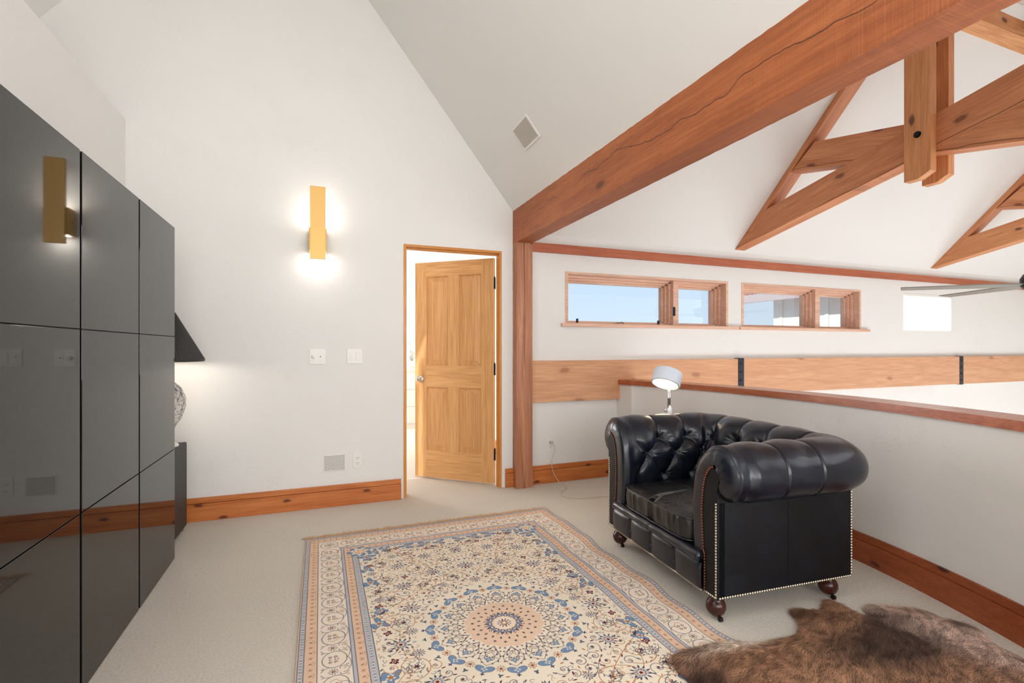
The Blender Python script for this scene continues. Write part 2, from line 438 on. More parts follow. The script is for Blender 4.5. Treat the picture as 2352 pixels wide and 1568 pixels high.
struct(MB().box(1.6, XE, -.2, D + .32, -2.9, -2.8).build('floor_lower', M_FLOORL))
def ribbon(path_a, path_b, z0, z1, name, mat):
    m = MB(); n = len(path_a)
    for i in range(n - 1):
        pass
    A0 = [m.bm.verts.new((x, y, z0)) for x, y in path_a]; A1 = [m.bm.verts.new((x, y, z1)) for x, y in path_a]
    B0 = [m.bm.verts.new((x, y, z0)) for x, y in path_b]; B1 = [m.bm.verts.new((x, y, z1)) for x, y in path_b]
    for i in range(n - 1):
        m.bm.faces.new([A0[i], A0[i + 1], A1[i + 1], A1[i]]); m.bm.faces.new([B0[i], B1[i], B1[i + 1], B0[i + 1]])
        m.bm.faces.new([A1[i], A1[i + 1], B1[i + 1], B1[i]]); m.bm.faces.new([A0[i], B0[i], B0[i + 1], A0[i + 1]])
    for i in (0, n - 1): m.bm.faces.new([A0[i], A1[i], B1[i], B0[i]])
    return auto(m.build(name, mat), 30)
struct(ribbon(face, outer, 0, .878, 'wall_half', M_HALF))
# cap board of the half wall: main board in two lengths with a joint
capi, capo = offs(face, -.016), offs(face, .185)
capi[0] = (capi[0][0], D - .052); capo[0] = (capo[0][0], D - .052)
cap_root = struct(ribbon(capi[:22], capo[:22], .878, .922, 'trim_1', M_CAP))
cap2 = struct(ribbon(capi[21:], capo[21:], .878, .922, 'trim_2', M_CAP))
# baseboards: board and cap moulding
def base_straight(name, x0, x1, end=False):
    m = MB(); m.box(x0, x1, D - .023, D, 0, .122, .002); b = struct(m.build(name, M_BASE))
    c = MB().box(x0, x1, D - .017, D, .124, .163, .003).build('cap_moulding', M_BASE, b)
    return b
base_straight('baseboard_back', -1.229, .609)
base_straight('baseboard_back_middle', 1.511, 1.584)
base_straight('baseboard_back_right', 1.734, 2.64)
bb = struct(ribbon(offs(face, -.020)[1:], face[1:], 0, .122, 'baseboard_right', M_BASEC))
bc = ribbon(offs(face, -.013)[1:], face[1:], .124, .163, 'cap_moulding', M_BASEC); bc.parent = bb
# ceilings
T = .12
def slope_slab(name, p0, p1, y0, y1, plane='XZ', mat=M_CEIL):
    d = Vector((p1[0] - p0[0], p1[1] - p0[1])).normalized(); n = Vector((-d.y, d.x))
    if n.y < 0: n = -n
    q0 = (p0[0] + n.x * T, p0[1] + n.y * T); q1 = (p1[0] + n.x * T, p1[1] + n.y * T)
    return struct(MB().prism([p0, p1, q1, q0], y0, y1, plane).build(name, mat))
slope_slab('ceiling_right', (1.60, gz(1.60)), (X_R, Z_R), -3.1, D + .1)
slope_slab('ceiling_left', (XL, gz(XL)), (X_R, Z_R), -3.1, D + .1)
GR, GZ = 2.27, 2.25 + 1.02 * (4.05 - 2.27)          # great room ridge
def gc(y): return 2.25 + 1.02 * (4.05 - y) if y >= GR else GZ - 1.02 * (GR - y)
slope_slab('ceiling_great_room_back', (D + .1, gc(D + .1)), (GR, GZ), 1.62, XE, 'YZ')
slope_slab('ceiling_great_room_front', (GR, GZ), (.35, gc(.35)), 1.62, XE, 'YZ')
struct(MB().box(1.70, 3.0, -3.1, .47, 2.43, 2.52).build('ceiling_flat', M_CEIL))
# wall above the big beam, closing the great room roof
struct(MB().prism([(D, 2.42), (D, 2.40), (.45, 2.40), (.45, 2.42), (GR, GZ + .02)], 1.62, 1.70, 'YZ').build('wall_gable', M_WALL))
# walls behind and beside the camera
struct(MB().prism([(XL, 0), (3.0, 0), (3.0, 2.45), (1.60, 2.45), (X_R, Z_R + .1), (XL, 2.5)], -3.1, -3.0).build('wall_front', M_WALL))
struct(MB().box(2.9, 3.0, -3.0, .35, 0, 2.45).build('wall_right_front', M_WALL))
gm = MB().box(2.36, XE, .35, .45, -2.8, 2.42)
struct(gm.build('wall_great_room_front', M_WALL))
struct(MB().prism([(D + .3, -2.8), (.35, -2.8), (.35, gc(.35)), (GR, GZ + .05), (D + .3, 2.1)], XE - .05, XE + .05, 'YZ').build('wall_end', M_WALL))
# bedroom beyond the door
struct(MB().box(-2.6, 1.9, 8.0, 8.1, 0, 2.6).build('wall_bedroom_back', M_WALL))
struct(MB().box(-2.7, -2.6, D + .12, 8.1, 0, 2.6).build('wall_bedroom_left', M_WALL))
struct(MB().box(1.9, 2.0, D + .20, 8.1, 0, 2.6).build('wall_bedroom_right', M_WALL))
struct(MB().box(-2.7, 2.0, D + .2, 8.1, 2.6, 2.7).build('ceiling_bedroom', M_CEIL))
bbb = struct(MB().box(1.878, 1.9, D + .22, 8.0, 0, .15).build('baseboard_bedroom', M_BASE))

# ------------------------------------------------------------------ door
dr = thing('door_1', 'x', 'door'); del dr['label']; del dr['category']; struct(dr)
fj = MB().box(.63, .65, D - .004, D + .125, 0, 2.069).box(1.459, 1.479, D - .004, D + .064, 0, 2.069)
fj.box(.65, .662, D + .045, D + .08, 0, 2.037).box(1.452, 1.459, D + .024, D + .064, 0, 2.037)
fj.build('door_frame', M_JAMB, dr)
MB().box(.65, 1.459, D - .004, D + .125, 2.049, 2.069).box(.65, 1.459, D + .045, D + .08, 2.037, 2.049).build('frame_head', M_JAMBH, dr)
# leaf, hinged at the far right jamb edge, swung into the bedroom; local x from hinge to free edge
P_H, P_F = Vector((1.464, 4.176)), Vector((.854, 4.719))
ang = math.atan2(P_F.y - P_H.y, P_F.x - P_H.x); LW, LH, LT = .805, 2.025, .036
leaf = MB()
ST, MU = .118, .10
zs_ = [(.012, .26), (.26, .86), (.86, 1.055), (1.055, 1.895), (1.895, LH)]
leaf.box(0, ST, 0, LT, .012, LH).box(LW - ST, LW, 0, LT, .012, LH)
lf = leaf.build('door_leaf', M_DOOR, dr, loc=(P_H.x, P_H.y, 0), rot=None); lf.rotation_euler = (0, 0, ang)
rl = MB()
for a, b in ((.012, .26), (.86, 1.055), (1.895, LH)): rl.box(ST, LW - ST, 0, LT, a, b)
rl.build('door_rail', M_DOORH, lf)
MB().box(LW / 2 - MU / 2, LW / 2 + MU / 2, 0, LT, .26, .86).box(LW / 2 - MU / 2, LW / 2 + MU / 2, 0, LT, 1.055, 1.895).build('door_mullion', M_DOOR, lf)
for z0, z1 in ((.26, .86), (1.055, 1.895)):
    for x0, x1 in ((ST, LW / 2 - MU / 2), (LW / 2 + MU / 2, LW - ST)):
        m = MB()
        def ring(i, y): return [m.bm.verts.new(p) for p in ((x0 + i, y, z0 + i), (x1 - i, y, z0 + i), (x1 - i, y, z1 - i), (x0 + i, y, z1 - i))]
        for side, s in ((LT, -1), (0, 1)):
            rr = [ring(0, side), ring(.006, side + s * .002), ring(.011, side + s * .015), ring(.020, side + s * .0165), ring(.058, side + s * .005)]
            for a, b in zip(rr, rr[1:]):
                for k in range(4): m.bm.faces.new([a[k], a[(k + 1) % 4], b[(k + 1) % 4], b[k]])
            m.bm.faces.new(rr[-1])
        m.build('door_panel', M_DOORP, lf)
# the leaf's faces: local +y points towards the camera side?
kn = MB()
SIDE = LT
kn.lathe([(.034, 0), (.034, .006), (.026, .010), (.012, .012), (.012, .042), (.0, .042)], seg=24, M=Matrix.Translation((LW - .062, SIDE, .93)) @ Matrix.Rotation(R(-90), 4, 'X'), cap=False)
pts = []
for i in range(30):
    t = i / 29; a = t * math.pi * 2.3
    rr = .008 + .020 * t
    pts.append((LW - .062 + rr * math.cos(a + 2.4) * 1.0, SIDE + .044, .93 + rr * math.sin(a + 2.4)))
kn.tube(pts, .0055, 8)
kn.build('door_handle', M_NICKEL, lf, smooth=True)
for z in (1.80, 1.03, .27):
    MB().box(-.005, -.0005, -.001, LT - .003, z - .05, z + .05).lathe([(.0075, 0), (.0075, .10), (.004, .104), (.006, .108), (.002, .112)], (-.010, LT - .002, z - .05), 12).build('hinge', M_BLACK, lf)

# ------------------------------------------------------------------ windows
def window(i, x0, x1, xm, awning):
    wd = bpy.data.objects.new('window_%d' % i, None); COL.objects.link(wd); struct(wd)
    YG = D + .165
    def u(o):
        o.parent = wd; return o
    m = MB(); t = .030                      # outer frame boards lining the opening
    m.box(x0, x1, D - .004, D + .20, ZW1 - t * .7, ZW1).box(x0, x1, D + .01, D + .20, ZW0, ZW0 + .008)
    m.box(x0, x0 + t, D - .004, D + .20, ZW0, ZW1 - t * .7).box(x1 - t, x1, D - .004, D + .20, ZW0, ZW1 - t * .7)
    u(m.build('window_frame', M_WIN))
    u(MB().box(xm[0], xm[1], D + .03, D + .20, ZW0, ZW1 - t * .7).build('mullion', M_WIN))
    for a, b in ((x0 + t, xm[0]), (xm[1], x1 - t)):
        z0, z1 = ZW0 + .008, ZW1 - t * .7
        m = MB()
        for s, (y0, y1) in ((.022, (D + .075, D + .2)), (.042, (D + .11, D + .2)), (.060, (D + .14, D + .19))):
            m.box(a, b, y0, y1, z1 - s, z1 - s + .024).box(a, a + s, y0, y1, z0, z1 - s + .01).box(b - s, b, y0, y1, z0, z1 - s + .01)
            m.box(a, b, y0, y1, z0, z0 + s * .42)
        sh = u(m.build('sash', M_WIN))
        MB().box(a + .05, b - .05, YG - .003, YG + .003, z0 + .02, z1 - .05).build('pane', M_GLASS, sh)
    u(MB().box(x0 - .045, x1 + .125, D - .034, D + .02, ZW0 - .030, ZW0, .003).build('window_sill', M_WIN))
    if awning:
        for xa in (x0 + .16, xm[0] - .16):
            u(MB().box(xa - .006, xa + .006, D + .05, D + .075, ZW0 + .0, ZW0 + .05).build('latch', M_IRON))
        xa = (x0 + xm[0]) / 2
        u(MB().tube([(xa - .06, D + .03, ZW0 + .012), (xa, D + .02, ZW0 + .022), (xa + .03, D + .03, ZW0 + .012)], .006).build('crank_handle', M_NICKEL))
        u(MB().box(xm[0] - .004, xm[0] + .012, D + .012, D + .032, ZW0 + .10, ZW0 + .19).build('sash_lock', M_IRON))
    return wd
window(1, 2.103, 4.046, (3.355, 3.42), True)
window(2, 4.235, 6.144, (5.40, 5.475), False)
w3 = bpy.data.objects.new('window_3', None); COL.objects.link(w3); struct(w3)
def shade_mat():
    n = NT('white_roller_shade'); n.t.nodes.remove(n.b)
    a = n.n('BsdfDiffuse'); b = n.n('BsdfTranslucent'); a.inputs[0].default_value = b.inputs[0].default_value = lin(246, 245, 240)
    m = n.n('MixShader'); m.inputs[0].default_value = .45; n.l(a.outputs[0], m.inputs[1]); n.l(b.outputs[0], m.inputs[2]); e = n.n('Emission'); e.inputs[0].default_value = lin(255, 254, 250); e.inputs[1].default_value = .34; ad = n.n('AddShader'); n.l(m.outputs[0], ad.inputs[0]); n.l(e.outputs[0], ad.inputs[1])   # emission added to the shade to imitate sun behind it
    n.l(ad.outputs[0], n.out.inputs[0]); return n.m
MB().box(6.953, 7.981, D + .17, D + .176, ZW0, ZW1).build('pane', M_GLASS, w3)
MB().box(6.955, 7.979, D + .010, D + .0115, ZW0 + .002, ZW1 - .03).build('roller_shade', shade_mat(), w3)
MB().box(6.955, 7.979, D + .006, D + .05, ZW1 - .032, ZW1 - .001, .003).build('shade_cassette', M_WHITE, w3)

# ------------------------------------------------------------------ timbers
BZ0, BZ1 = 2.14, 2.432
def rough_box(x0, x1, y0, y1, z0, z1, n, amp, seed, name, mat, axis=1):
    """box subdivided along its length with slightly uneven arrises"""
    rnd = random.Random(seed); m = MB(); L = [(x0, x1), (y0, y1), (z0, z1)]
    ca, cb = [i for i in (0, 1, 2) if i != axis]; rings = []
    for i in range(n + 1):
        t = L[axis][0] + (L[axis][1] - L[axis][0]) * i / n; rg = []
        for a, b in ((0, 0), (1, 0), (1, 1), (0, 1)):
            p = [0, 0, 0]; p[axis] = t
            p[ca] = L[ca][a] + rnd.uniform(-amp, amp) * (0 if mat is M_BACKB else 1); p[cb] = L[cb][b] + rnd.uniform(-amp, amp)
            rg.append(m.bm.verts.new(p))
        rings.append(rg)
    for a, b in zip(rings, rings[1:]):
        for k in range(4): m.bm.faces.new([a[k], a[(k + 1) % 4], b[(k + 1) % 4], b[k]])
    m.bm.faces.new(rings[0]); m.bm.faces.new(rings[-1][::-1])
    return m.build(name, mat)
tag(rough_box(1.584, 1.728, -3.0, D - .001, BZ0, BZ1, 220, .0009, 3, 'ceiling_beam', M_BEAM), 'massive rough-sawn fir beam running overhead from the post toward the camera', 'beam')
tag(rough_box(1.584, 1.734, 3.957, D - .001, .0, BZ0, 70, .0008, 5, 'timber_post', M_POST, 2), 'weathered square fir post standing beside the open door under the big beam', 'post')
bk = tag(rough_box(1.736, XE - .06, D - .05, D, .737, 1.108, 60, .0008, 7, 'wall_beam', M_BACKB, 0), 'long pale fir beam with iron straps, bolted flat along the back wall', 'beam')
for xa in (4.175, 8.085):
    s = MB().box(xa - .038, xa + .038, D - .056, D - .05, .732, 1.113).box(xa - .038, xa + .038, D - .056, D, 1.109, 1.115).box(xa - .038, xa + .038, D - .056, D, .730, .736).build('iron_strap', M_IRON, bk)
    for k in range(4):
        MB().lathe([(.013, 0), (.013, .005), (.008, .009)], M=Matrix.Translation((xa, D - .056, .79 + k * .088)) @ Matrix.Rotation(R(90), 4, 'X'), seg=6).build('bolt', M_IRON, s)
tag(rough_box(1.736, XE - .06, D - .035, D - .003, 2.085, 2.165, 60, .001, 8, 'eave_board', M_TRIM, 0), 'thin reddish fir board running along the back wall above the windows', 'board')
tag(rough_box(1.71, XE - .06, 2.326, 2.464, 3.867, 4.10, 60, .001, 9, 'ridge_beam', M_RIDGE, 0), 'orange fir ridge beam at the peak of the great room roof', 'beam')

def member(name, poly, x0, x1, ang, origin, mat, parent):
    m = MB().prism(poly, x0, x1, 'YZ')
    o = m.build(name, mat, None, loc=(x0, origin[0], origin[1]), rot=None)
    # put geometry in a frame turned so that local y follows the timber
    Mt = Matrix.Translation((x0, origin[0], origin[1])) @ Matrix.Rotation(ang, 4, 'X')
    o.data.transform(Mt.inverted()); o.location = (x0, origin[0], origin[1]); o.rotation_euler = (ang, 0, 0)
    o.parent = parent; o.matrix_parent_inverse = parent.matrix_basis.inverted()
    return o
def truss(X, label, stained=False, mat=M_TRUSS):
    t = thing('scissor_truss', label, 'roof truss', (X, GR, 2.45), 0, 'scissor trusses')
    bpy.context.view_layer.update()
    cA = lambda y: 2.599 + .212 * (3.634 - y)
    ymir = lambda y: 2 * GR - y
    # chord A: from the back eave up towards the room; cut by the ceiling
    e = .002
    yb = (2.25 + 1.02 * 4.05 - 2.599 - .212 * 3.634 + .245) / (1.02 - .212)      # bottom edge meets ceiling
    yt = (2.25 + 1.02 * 4.05 - 2.599 - .212 * 3.634) / (1.02 - .212)
    yb = min(yb, D - .002)
    A = [(yb, cA(yb) - .245), (yt, gc(yt)), (1.42 + .3, cA(1.72)), (1.0, cA(1.0)), (1.18, cA(1.18) - .245)]
    y_in_t = ymir(3.12); y_in_b = ymir(3.355)
    A = [(yb, cA(yb) - .245), (yt, gc(yt) - .002), (y_in_t, cA(y_in_t)), (y_in_b, cA(y_in_b) - .245)]
    a = math.atan(-.212)
    member('bottom_chord', A, X, X + .14, a, (yb, cA(yb) - .245), M_TRUSS_ST if stained else mat, t)
    B = [(ymir(y), z) for y, z in A]
    member('bottom_chord', B, X + .002, X + .138, -a, (ymir(yb), cA(yb) - .245), mat, t)
    # rafters
    d = .078
    for sgn in (1, -1):
        f = (lambda y: y) if sgn == 1 else ymir
        P = [(f(3.86), gc(3.86) - .001), (f(GR), GZ - .001), (f(GR), GZ - d), (f(3.82), gc(3.82) - d)]
        member('rafter', P, X - .001, X + .141, -sgn * math.atan(1.02), (f(3.86), gc(3.86)), mat, t)
    # doubled king post
    for k, (x0, x1) in enumerate(((X - .07, X - .002), (X + .142, X + .21))):
        P = [(2.185, GZ - .10), (2.355, GZ - .10), (2.355, 2.463), (2.285, 2.44), (2.185, 2.468)]
        P = [(2.185, GZ - .10), (2.355, GZ - .10), (2.355, 2.452), (2.262, 2.452), (2.185, 2.492)]
        kp = MB().prism(P, x0, x1, 'YZ').build('king_post', M_TRUSSZ)
        kp.parent = t; kp.matrix_parent_inverse = t.matrix_basis.inverted()
        if k == 0:
            b = MB().lathe([(.024, 0), (.024, .004), (.017, .004), (.017, .012)], M=Matrix.Translation((x0, 2.267, 2.775)) @ Matrix.Rotation(R(-90), 4, 'Y'), seg=16).build('bolt', M_BLACK)
            b.parent = kp
            b.matrix_parent_inverse = (t.matrix_basis @ kp.matrix_parent_inverse).inverted()
    return t
truss(4.12, 'nearest scissor truss of the great room, with a black-bolted king post in full view')
truss(7.47, 'second scissor truss, cut off by the right edge, with a grey stained tip', True)

# ------------------------------------------------------------------ wall devices
def plate(name, label, cat, x0, x1, z0, z1):
    t = thing(name, label, cat, ((x0 + x1) / 2, D, (z0 + z1) / 2))
    MB().box(-(x1 - x0) / 2, (x1 - x0) / 2, -.006, 0, -(z1 - z0) / 2, (z1 - z0) / 2, .003).build('cover_plate', M_WHITE, t)
    return t
t = plate('dimmer_plate', 'white double wall plate with round dimmer knob, below the brass wall light', 'wall plate', -.080, .037, 1.098, 1.213)
MB().lathe([(.014, 0), (.013, .020), (.010, .023)], M=Matrix.Translation((-.028, -.006, 0)) @ Matrix.Rotation(R(90), 4, 'X'), seg=20).build('dimmer_knob', M_WHITE, t, True)
MB().box(.008, .040, -.009, -.006, -.033, .033, .001).build('insert', M_WHITE, t)
MB().lathe([(.004, 0), (.004, .004)], M=Matrix.Translation((.022, -.009, 0)) @ Matrix.Rotation(R(90), 4, 'X'), seg=10).build('jack', M_DARKHOLE, t)
MB().box(-.046, -.012, -.008, -.006, -.033, .033, .001).build('insert', M_WHITE, t)
t = plate('switch_plate', 'white double light switch plate, closer to the door', 'switch plate', .193, .308, 1.100, 1.215)
sw = MB().box(-.040, -.012, -.009, -.006, -.033, .033, .001).build('toggle_switch', M_WHITE, t)
MB().box(-.030, -.022, -.018, -.009, -.002, .014, .001).build('toggle_lever', M_WHITE, sw)
MB().box(.010, .042, -.011, -.006, -.034, .034, .002).build('rocker_switch', M_WHITE, t)
t = thing('air_vent', 'square white louvred air vent low on the back wall', 'vent', (.106, D, .334))
MB().box(-.086, .086, -.005, 0, -.070, .070, .002).build('vent_frame', M_VENT, t)
m = MB()
for k in range(13): m.box(-.074, .066, -.010, -.004, -.058 + k * .0095, -.0525 + k * .0095, M=None)
m.build('louvre', M_VENT, t)
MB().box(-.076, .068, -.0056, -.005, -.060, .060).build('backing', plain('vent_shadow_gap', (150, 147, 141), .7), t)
def outlet(name, label, x, z, group=None):
    t = plate(name, label, 'outlet', x - .035, x + .035, z - .0575, z + .0575)
    for dz in (.021, -.021):
        s = MB().box(-.016, .016, -.009, -.006, dz - .014, dz + .014, .002).build('socket', M_WHITE, t)
        MB().box(-.008, -.0055, -.0095, -.0088, dz - .001, dz + .008).box(.0055, .008, -.0095, -.0088, dz - .001, dz + .008).lathe([(.0028, 0), (.0028, .0008)], M=Matrix.Translation((0, -.0088, dz - .008)) @ Matrix.Rotation(R(90), 4, 'X'), seg=8).build('slot', M_DARKHOLE, s)
    return t
outlet('wall_outlet', 'white wall outlet beside the square air vent', .272, .339)
outlet('wall_outlet', 'white wall outlet with a plug in it, right of the timber post', 1.950, .345)
# in-ceiling loudspeaker on the right slope
slope_ang = math.atan2(SL, 1.0)
cx_, cy_ = 1.344, 3.183
Ms = Matrix.Translation((cx_, cy_, gz(cx_))) @ Matrix.Rotation(slope_ang, 4, 'Y')
t = thing('ceiling_speaker', 'square white-rimmed loudspeaker set in the sloping ceiling', 'speaker')
t.matrix_world = Ms
MB().box(-.090, .090, -.135, .135, -.007, -.0005, .004).build('rim', M_WHITE, t)
MB().box(-.073, .073, -.117, .117, -.0078, -.006).build('grille', M_GRILLE, t)

# ------------------------------------------------------------------ brass wall light
t = thing('wall_sconce', 'tall rectangular satin brass wall light glowing on the back wall', 'wall light', (-.018, D, 2.15))
MB().box(-.0535, .0535, -.14, -.112, -.268, .268, .001).build('front_plate', M_GOLD, t)
mt_ = MB().box(-.062, .062, -.112, -.012, -.205, -.035, .001).build('light_box', M_GOLD, t)
MB().lathe([(.055, 0), (.055, .012)], M=Matrix.Translation((0, 0, -.12)) @ Matrix.Rotation(R(90), 4, 'X'), seg=28).build('backplate', M_GOLD, t)
MB().lathe([(.006, 0), (.006, .012)], M=Matrix.Translation((-.062, -.06, -.12)) @ Matrix.Rotation(R(-90), 4, 'Y'), seg=10).build('set_screw', M_GOLD, t)
def emis(name, col, st):
    n = NT(name); n.set(Base_Color=(.9, .9, .9, 1)); n.b.inputs['Emission Color'].default_value = col; n.b.inputs['Emission Strength'].default_value = st; return n.m
M_LED = emis('led_strip', (1, .97, .92, 1), 34)
MB().box(-.045, .045, -.100, -.03, -.034, -.032).build('led_strip', M_LED, t)
MB().box(-.045, .045, -.100, -.03, -.208, -.206).build('led_strip', M_LED, t)
M_LED2 = emis('led_back_strip', (1, .97, .92, 1), 6)
MB().box(-.034, .034, -.1115, -.1105, .0, .21).build('led_strip', M_LED2, t)
MB().box(-.034, .034, -.1115, -.1105, -.255, -.215).build('led_strip', M_LED2, t)

# ------------------------------------------------------------------ black glass-fronted cabinets on the left
XC, ROW = -.787, [(.004, .636), (.640, 1.285), (1.289, 1.918)]
cols_ = [(2.772, 3.366), (2.172, 2.766), (1.572, 2.166)]
labs = ['tall black gloss cabinet column next to the back corner, by the black box', 'middle tall black gloss cabinet column of the row on the left', 'nearest tall black gloss cabinet column, reflecting the brass wall light']
for (y0, y1), lb in zip(cols_, labs):
    t = thing('storage_cabinet', lb, 'cabinet', (XC, (y0 + y1) / 2, 0), 0, 'black gloss cabinets')
    h = (y1 - y0) / 2
    MB().box(-.42, -.022, -h, h, 0, 1.915).build('cabinet_body', M_CARC, t)
    for z0, z1 in ROW:
        MB().box(-.020, 0, -h + .005, h - .005 if y1 < 3.3 else h, z0, z1, .0015).build('cabinet_door', M_BGLASS, t)
# black box with rounded edge and the table lamp on it
def rbox_profile(y0, y1, z0, z1, r, n=6):
    p = [(y0, z0), (y1, z0)]
    for i in range(n + 1):
        a = R(90) * i / n; p.append((y1 - r + r * math.cos(a), z1 - r + r * math.sin(a)))
    p.append((y0, z1)); return p
t = thing('low_box_cabinet', 'low black box with rounded edges under the table lamp, behind the tall cabinets', 'box', (-1.02, 3.65, 0))
MB().prism([(y - 3.65, z) for y, z in rbox_profile(3.40, 3.90, .03, .590, .022)], -.18, .177, 'YZ').build('box_body', M_VINYL, t)
for sx_ in (-.15, .15):
    for sy_ in (-.2, .215): MB().lathe([(.018, 0), (.018, .03)], (sx_, sy_, 0), 12).build('foot', M_CHROME, t)
LX, LY = -.938, 3.72
t = thing('table_lamp', 'crystal table lamp with a black pleated cone shade, half hidden by the cabinets', 'lamp', (LX, LY, .590))
MB().lathe([(.088, 0), (.090, .010), (.080, .022), (.045, .032), (.03, .05)], seg=32).build('lamp_base', M_WHITE, t, True)
MB().lathe([(.03, .05), (.055, .10), (.105, .18), (.128, .26), (.128, .31), (.105, .375), (.06, .42), (.03, .44)], seg=32).build('lamp_body', M_CRYSTAL, t, True)
MB().lathe([(.012, .44), (.012, .70)], seg=10).build('lamp_stem', M_CHROME, t)
m = MB(); NS = 144; z0, z1 = .545, .86
rr = []
for r0, z in ((.230, z0), (.233, z0 + .012), (.229, z0 + .014), (.066, z1)):
    pl = 0 if r0 > .232 or z == z0 else .004
    rr.append([m.bm.verts.new(((r0 + (pl if k % 2 else 0)) * math.cos(2 * math.pi * k / NS), (r0 + (pl if k % 2 else 0)) * math.sin(2 * math.pi * k / NS), z)) for k in range(NS)])
inner = [m.bm.verts.new((v.co.x * .985, v.co.y * .985, v.co.z)) for v in rr[0]]
inn1 = [m.bm.verts.new((v.co.x * .96, v.co.y * .96, v.co.z)) for v in rr[-1]]
for a, b in list(zip(rr, rr[1:])) + [(rr[-1], inn1), (inn1, inner), (inner, rr[0])]:
    for k in range(NS): m.bm.faces.new([a[k], a[(k + 1) % NS], b[(k + 1) % NS], b[k]])
m.build('lamp_shade', plain('black_pleated_silk', (44, 42, 42), .6), t)
M_BULB = emis('bulb', (1, .9, .78, 1), 14)
MB().lathe([(.001, .60), (.026, .615), (.033, .645), (.026, .675), (.014, .70)], seg=18).build('bulb', M_BULB, t, True)
pl = bpy.data.lights.new('table_lamp_light', 'POINT'); pl.energy = 7; pl.shadow_soft_size = .05; pl.color = (1, .9, .78)
po = bpy.data.objects.new('table_lamp_light', pl); COL.objects.link(po); po.parent = t; po.location = (0, 0, .59)

# ------------------------------------------------------------------ ceiling fan
t = thing('ceiling_fan', 'grey ceiling fan in the great room, only two blades in view', 'fan', (5.65, 2.25, 1.76))
MB().lathe([(.02, .10), (.10, .09), (.12, .05), (.12, -.01), (.09, -.04), (.02, -.05)], seg=28).build('motor_housing', M_BLACK, t, True)
MB().lathe([(.013, .09), (.013, 2.3)], seg=12).build('downrod', M_BLACK, t)
MB().lathe([(.06, 2.22), (.07, 2.32)], seg=20).build('canopy', M_BLACK, t)
for k in range(5):
    a = R(138 - 72 * k)
    Mx = Matrix.Rotation(a, 4, 'Z') @ Matrix.Rotation(R(9), 4, 'X')
    m = MB().prism([(.08, -.035), (.30, -.065), (.95, -.045), (.98, .045), (.30, .055), (.08, .03)], -.004, .004, 'XY', M=Mx)
    m.build('fan_blade', M_FAN, t)

# ------------------------------------------------------------------ reading lamp behind the armchair
FX, FY = 2.43, 3.0
t = thing('reading_lamp', 'slim reading lamp with a tilted white drum head behind the armchair', 'lamp', (FX, FY, 0))
MB().lathe([(.125, 0), (.125, .012), (.118, .018), (.02, .022)], seg=36).build('lamp_base', M_LAMPW, t, True)
MB().lathe([(.0075, .02), (.0075, .70)], (-.004, 0, 0), 12).build('lamp_pole', M_CHROME, t, True)
MB().lathe([(.016, .690), (.022, .700), (.022, .762), (.014, .782), (.009, .792)], (0, 0, 0), 20).build('pole_joint', M_LAMPW, t, True)
th_ = MB()
for dz in (.727, .757): th_.lathe([(.007, .024), (.010, .026), (.010, .040), (.006, .044)], M=Matrix.Translation((0, 0, dz)) @ Matrix.Rotation(R(-90 - 0), 4, 'Y') @ Matrix.Rotation(0, 4, 'Z'), seg=12)
th_.build('thumb_screw', M_CHROME, t, True)
MB().lathe([(.0065, .74), (.0065, .955)], (-.012, -.002, 0), 10).lathe([(.0065, .74), (.0065, .955)], (.006, .002, 0), 10).build('upper_rod', M_CHROME, t, True)
hd = bpy.data.objects.new('lamp_head', None)
Rv, Fv = Vector((math.cos(PSI), -math.sin(PSI), 0)), Vector((math.sin(PSI), math.cos(PSI), 0))
nb = (Rv * -.33 + Fv * -.36 + Vector((0, 0, -.87))).normalized()
q = (-nb).to_track_quat('Z', 'Y')
Mh = Matrix.Translation((-.030, -.008, .997)) @ q.to_matrix().to_4x4()
head = MB().lathe([(.094, -.052), (.103, -.050), (.105, -.044), (.105, .046), (.100, .053), (.0, .053)], seg=48, cap=False).lathe([(.094, -.052), (.092, -.03), (.0, -.03)], seg=48, cap=False).build('lamp_head', M_LAMPW, t, True)
auto(head, 35); head.matrix_parent_inverse = Matrix.Identity(4); head.matrix_basis = Mh
MB().lathe([(.0, -.034), (.088, -.034), (.088, -.0335)], seg=40, cap=False).build('diffuser', emis('warm_diffuser', (1, .80, .50, 1), 3.2), head)
sp = bpy.data.lights.new('reading_lamp_light', 'SPOT'); sp.energy = 4; sp.spot_size = R(120); sp.spot_blend = .6; sp.shadow_soft_size = .08; sp.color = (1, .78, .5)
spo = bpy.data.objects.new('reading_lamp_light', sp); COL.objects.link(spo); spo.parent = head; spo.location = (0, 0, -.06)
# its cord
cord = [(1.952, D - .030, .366), (1.975, D - .042, .33), (1.972, D - .045, .28), (1.952, D - .040, .22), (1.948, D - .036, .16), (1.965, D - .055, .08), (2.00, 3.95, .015), (2.02, 3.88, .006), (1.985, 3.80, .005), (1.90, 3.73, .005), (1.86, 3.64, .005), (1.875, 3.57, .005), (1.955, 3.52, .005), (2.06, 3.50, .005), (2.2, 3.48, .005), (2.36, 3.36, .005), (2.42, 3.13, .005)]
def crom(P, n=8):
    P = [Vector(p) for p in P]; P = [P[0]] + P + [P[-1]]; out = []
    for i in range(1, len(P) - 2):
        for k in range(n):
            u = k / n; a, b, c, d = P[i - 1], P[i], P[i + 1], P[i + 2]
            out.append(.5 * ((2 * b) + (c - a) * u + (2 * a - 5 * b + 4 * c - d) * u * u + (3 * b - a - 3 * c + d) * u ** 3))
    return out + [P[-2]]
co = thing('power_cord', 'thin ivory power cord curling across the carpet from the outlet', 'cord', (1.95, 3.9, 0))
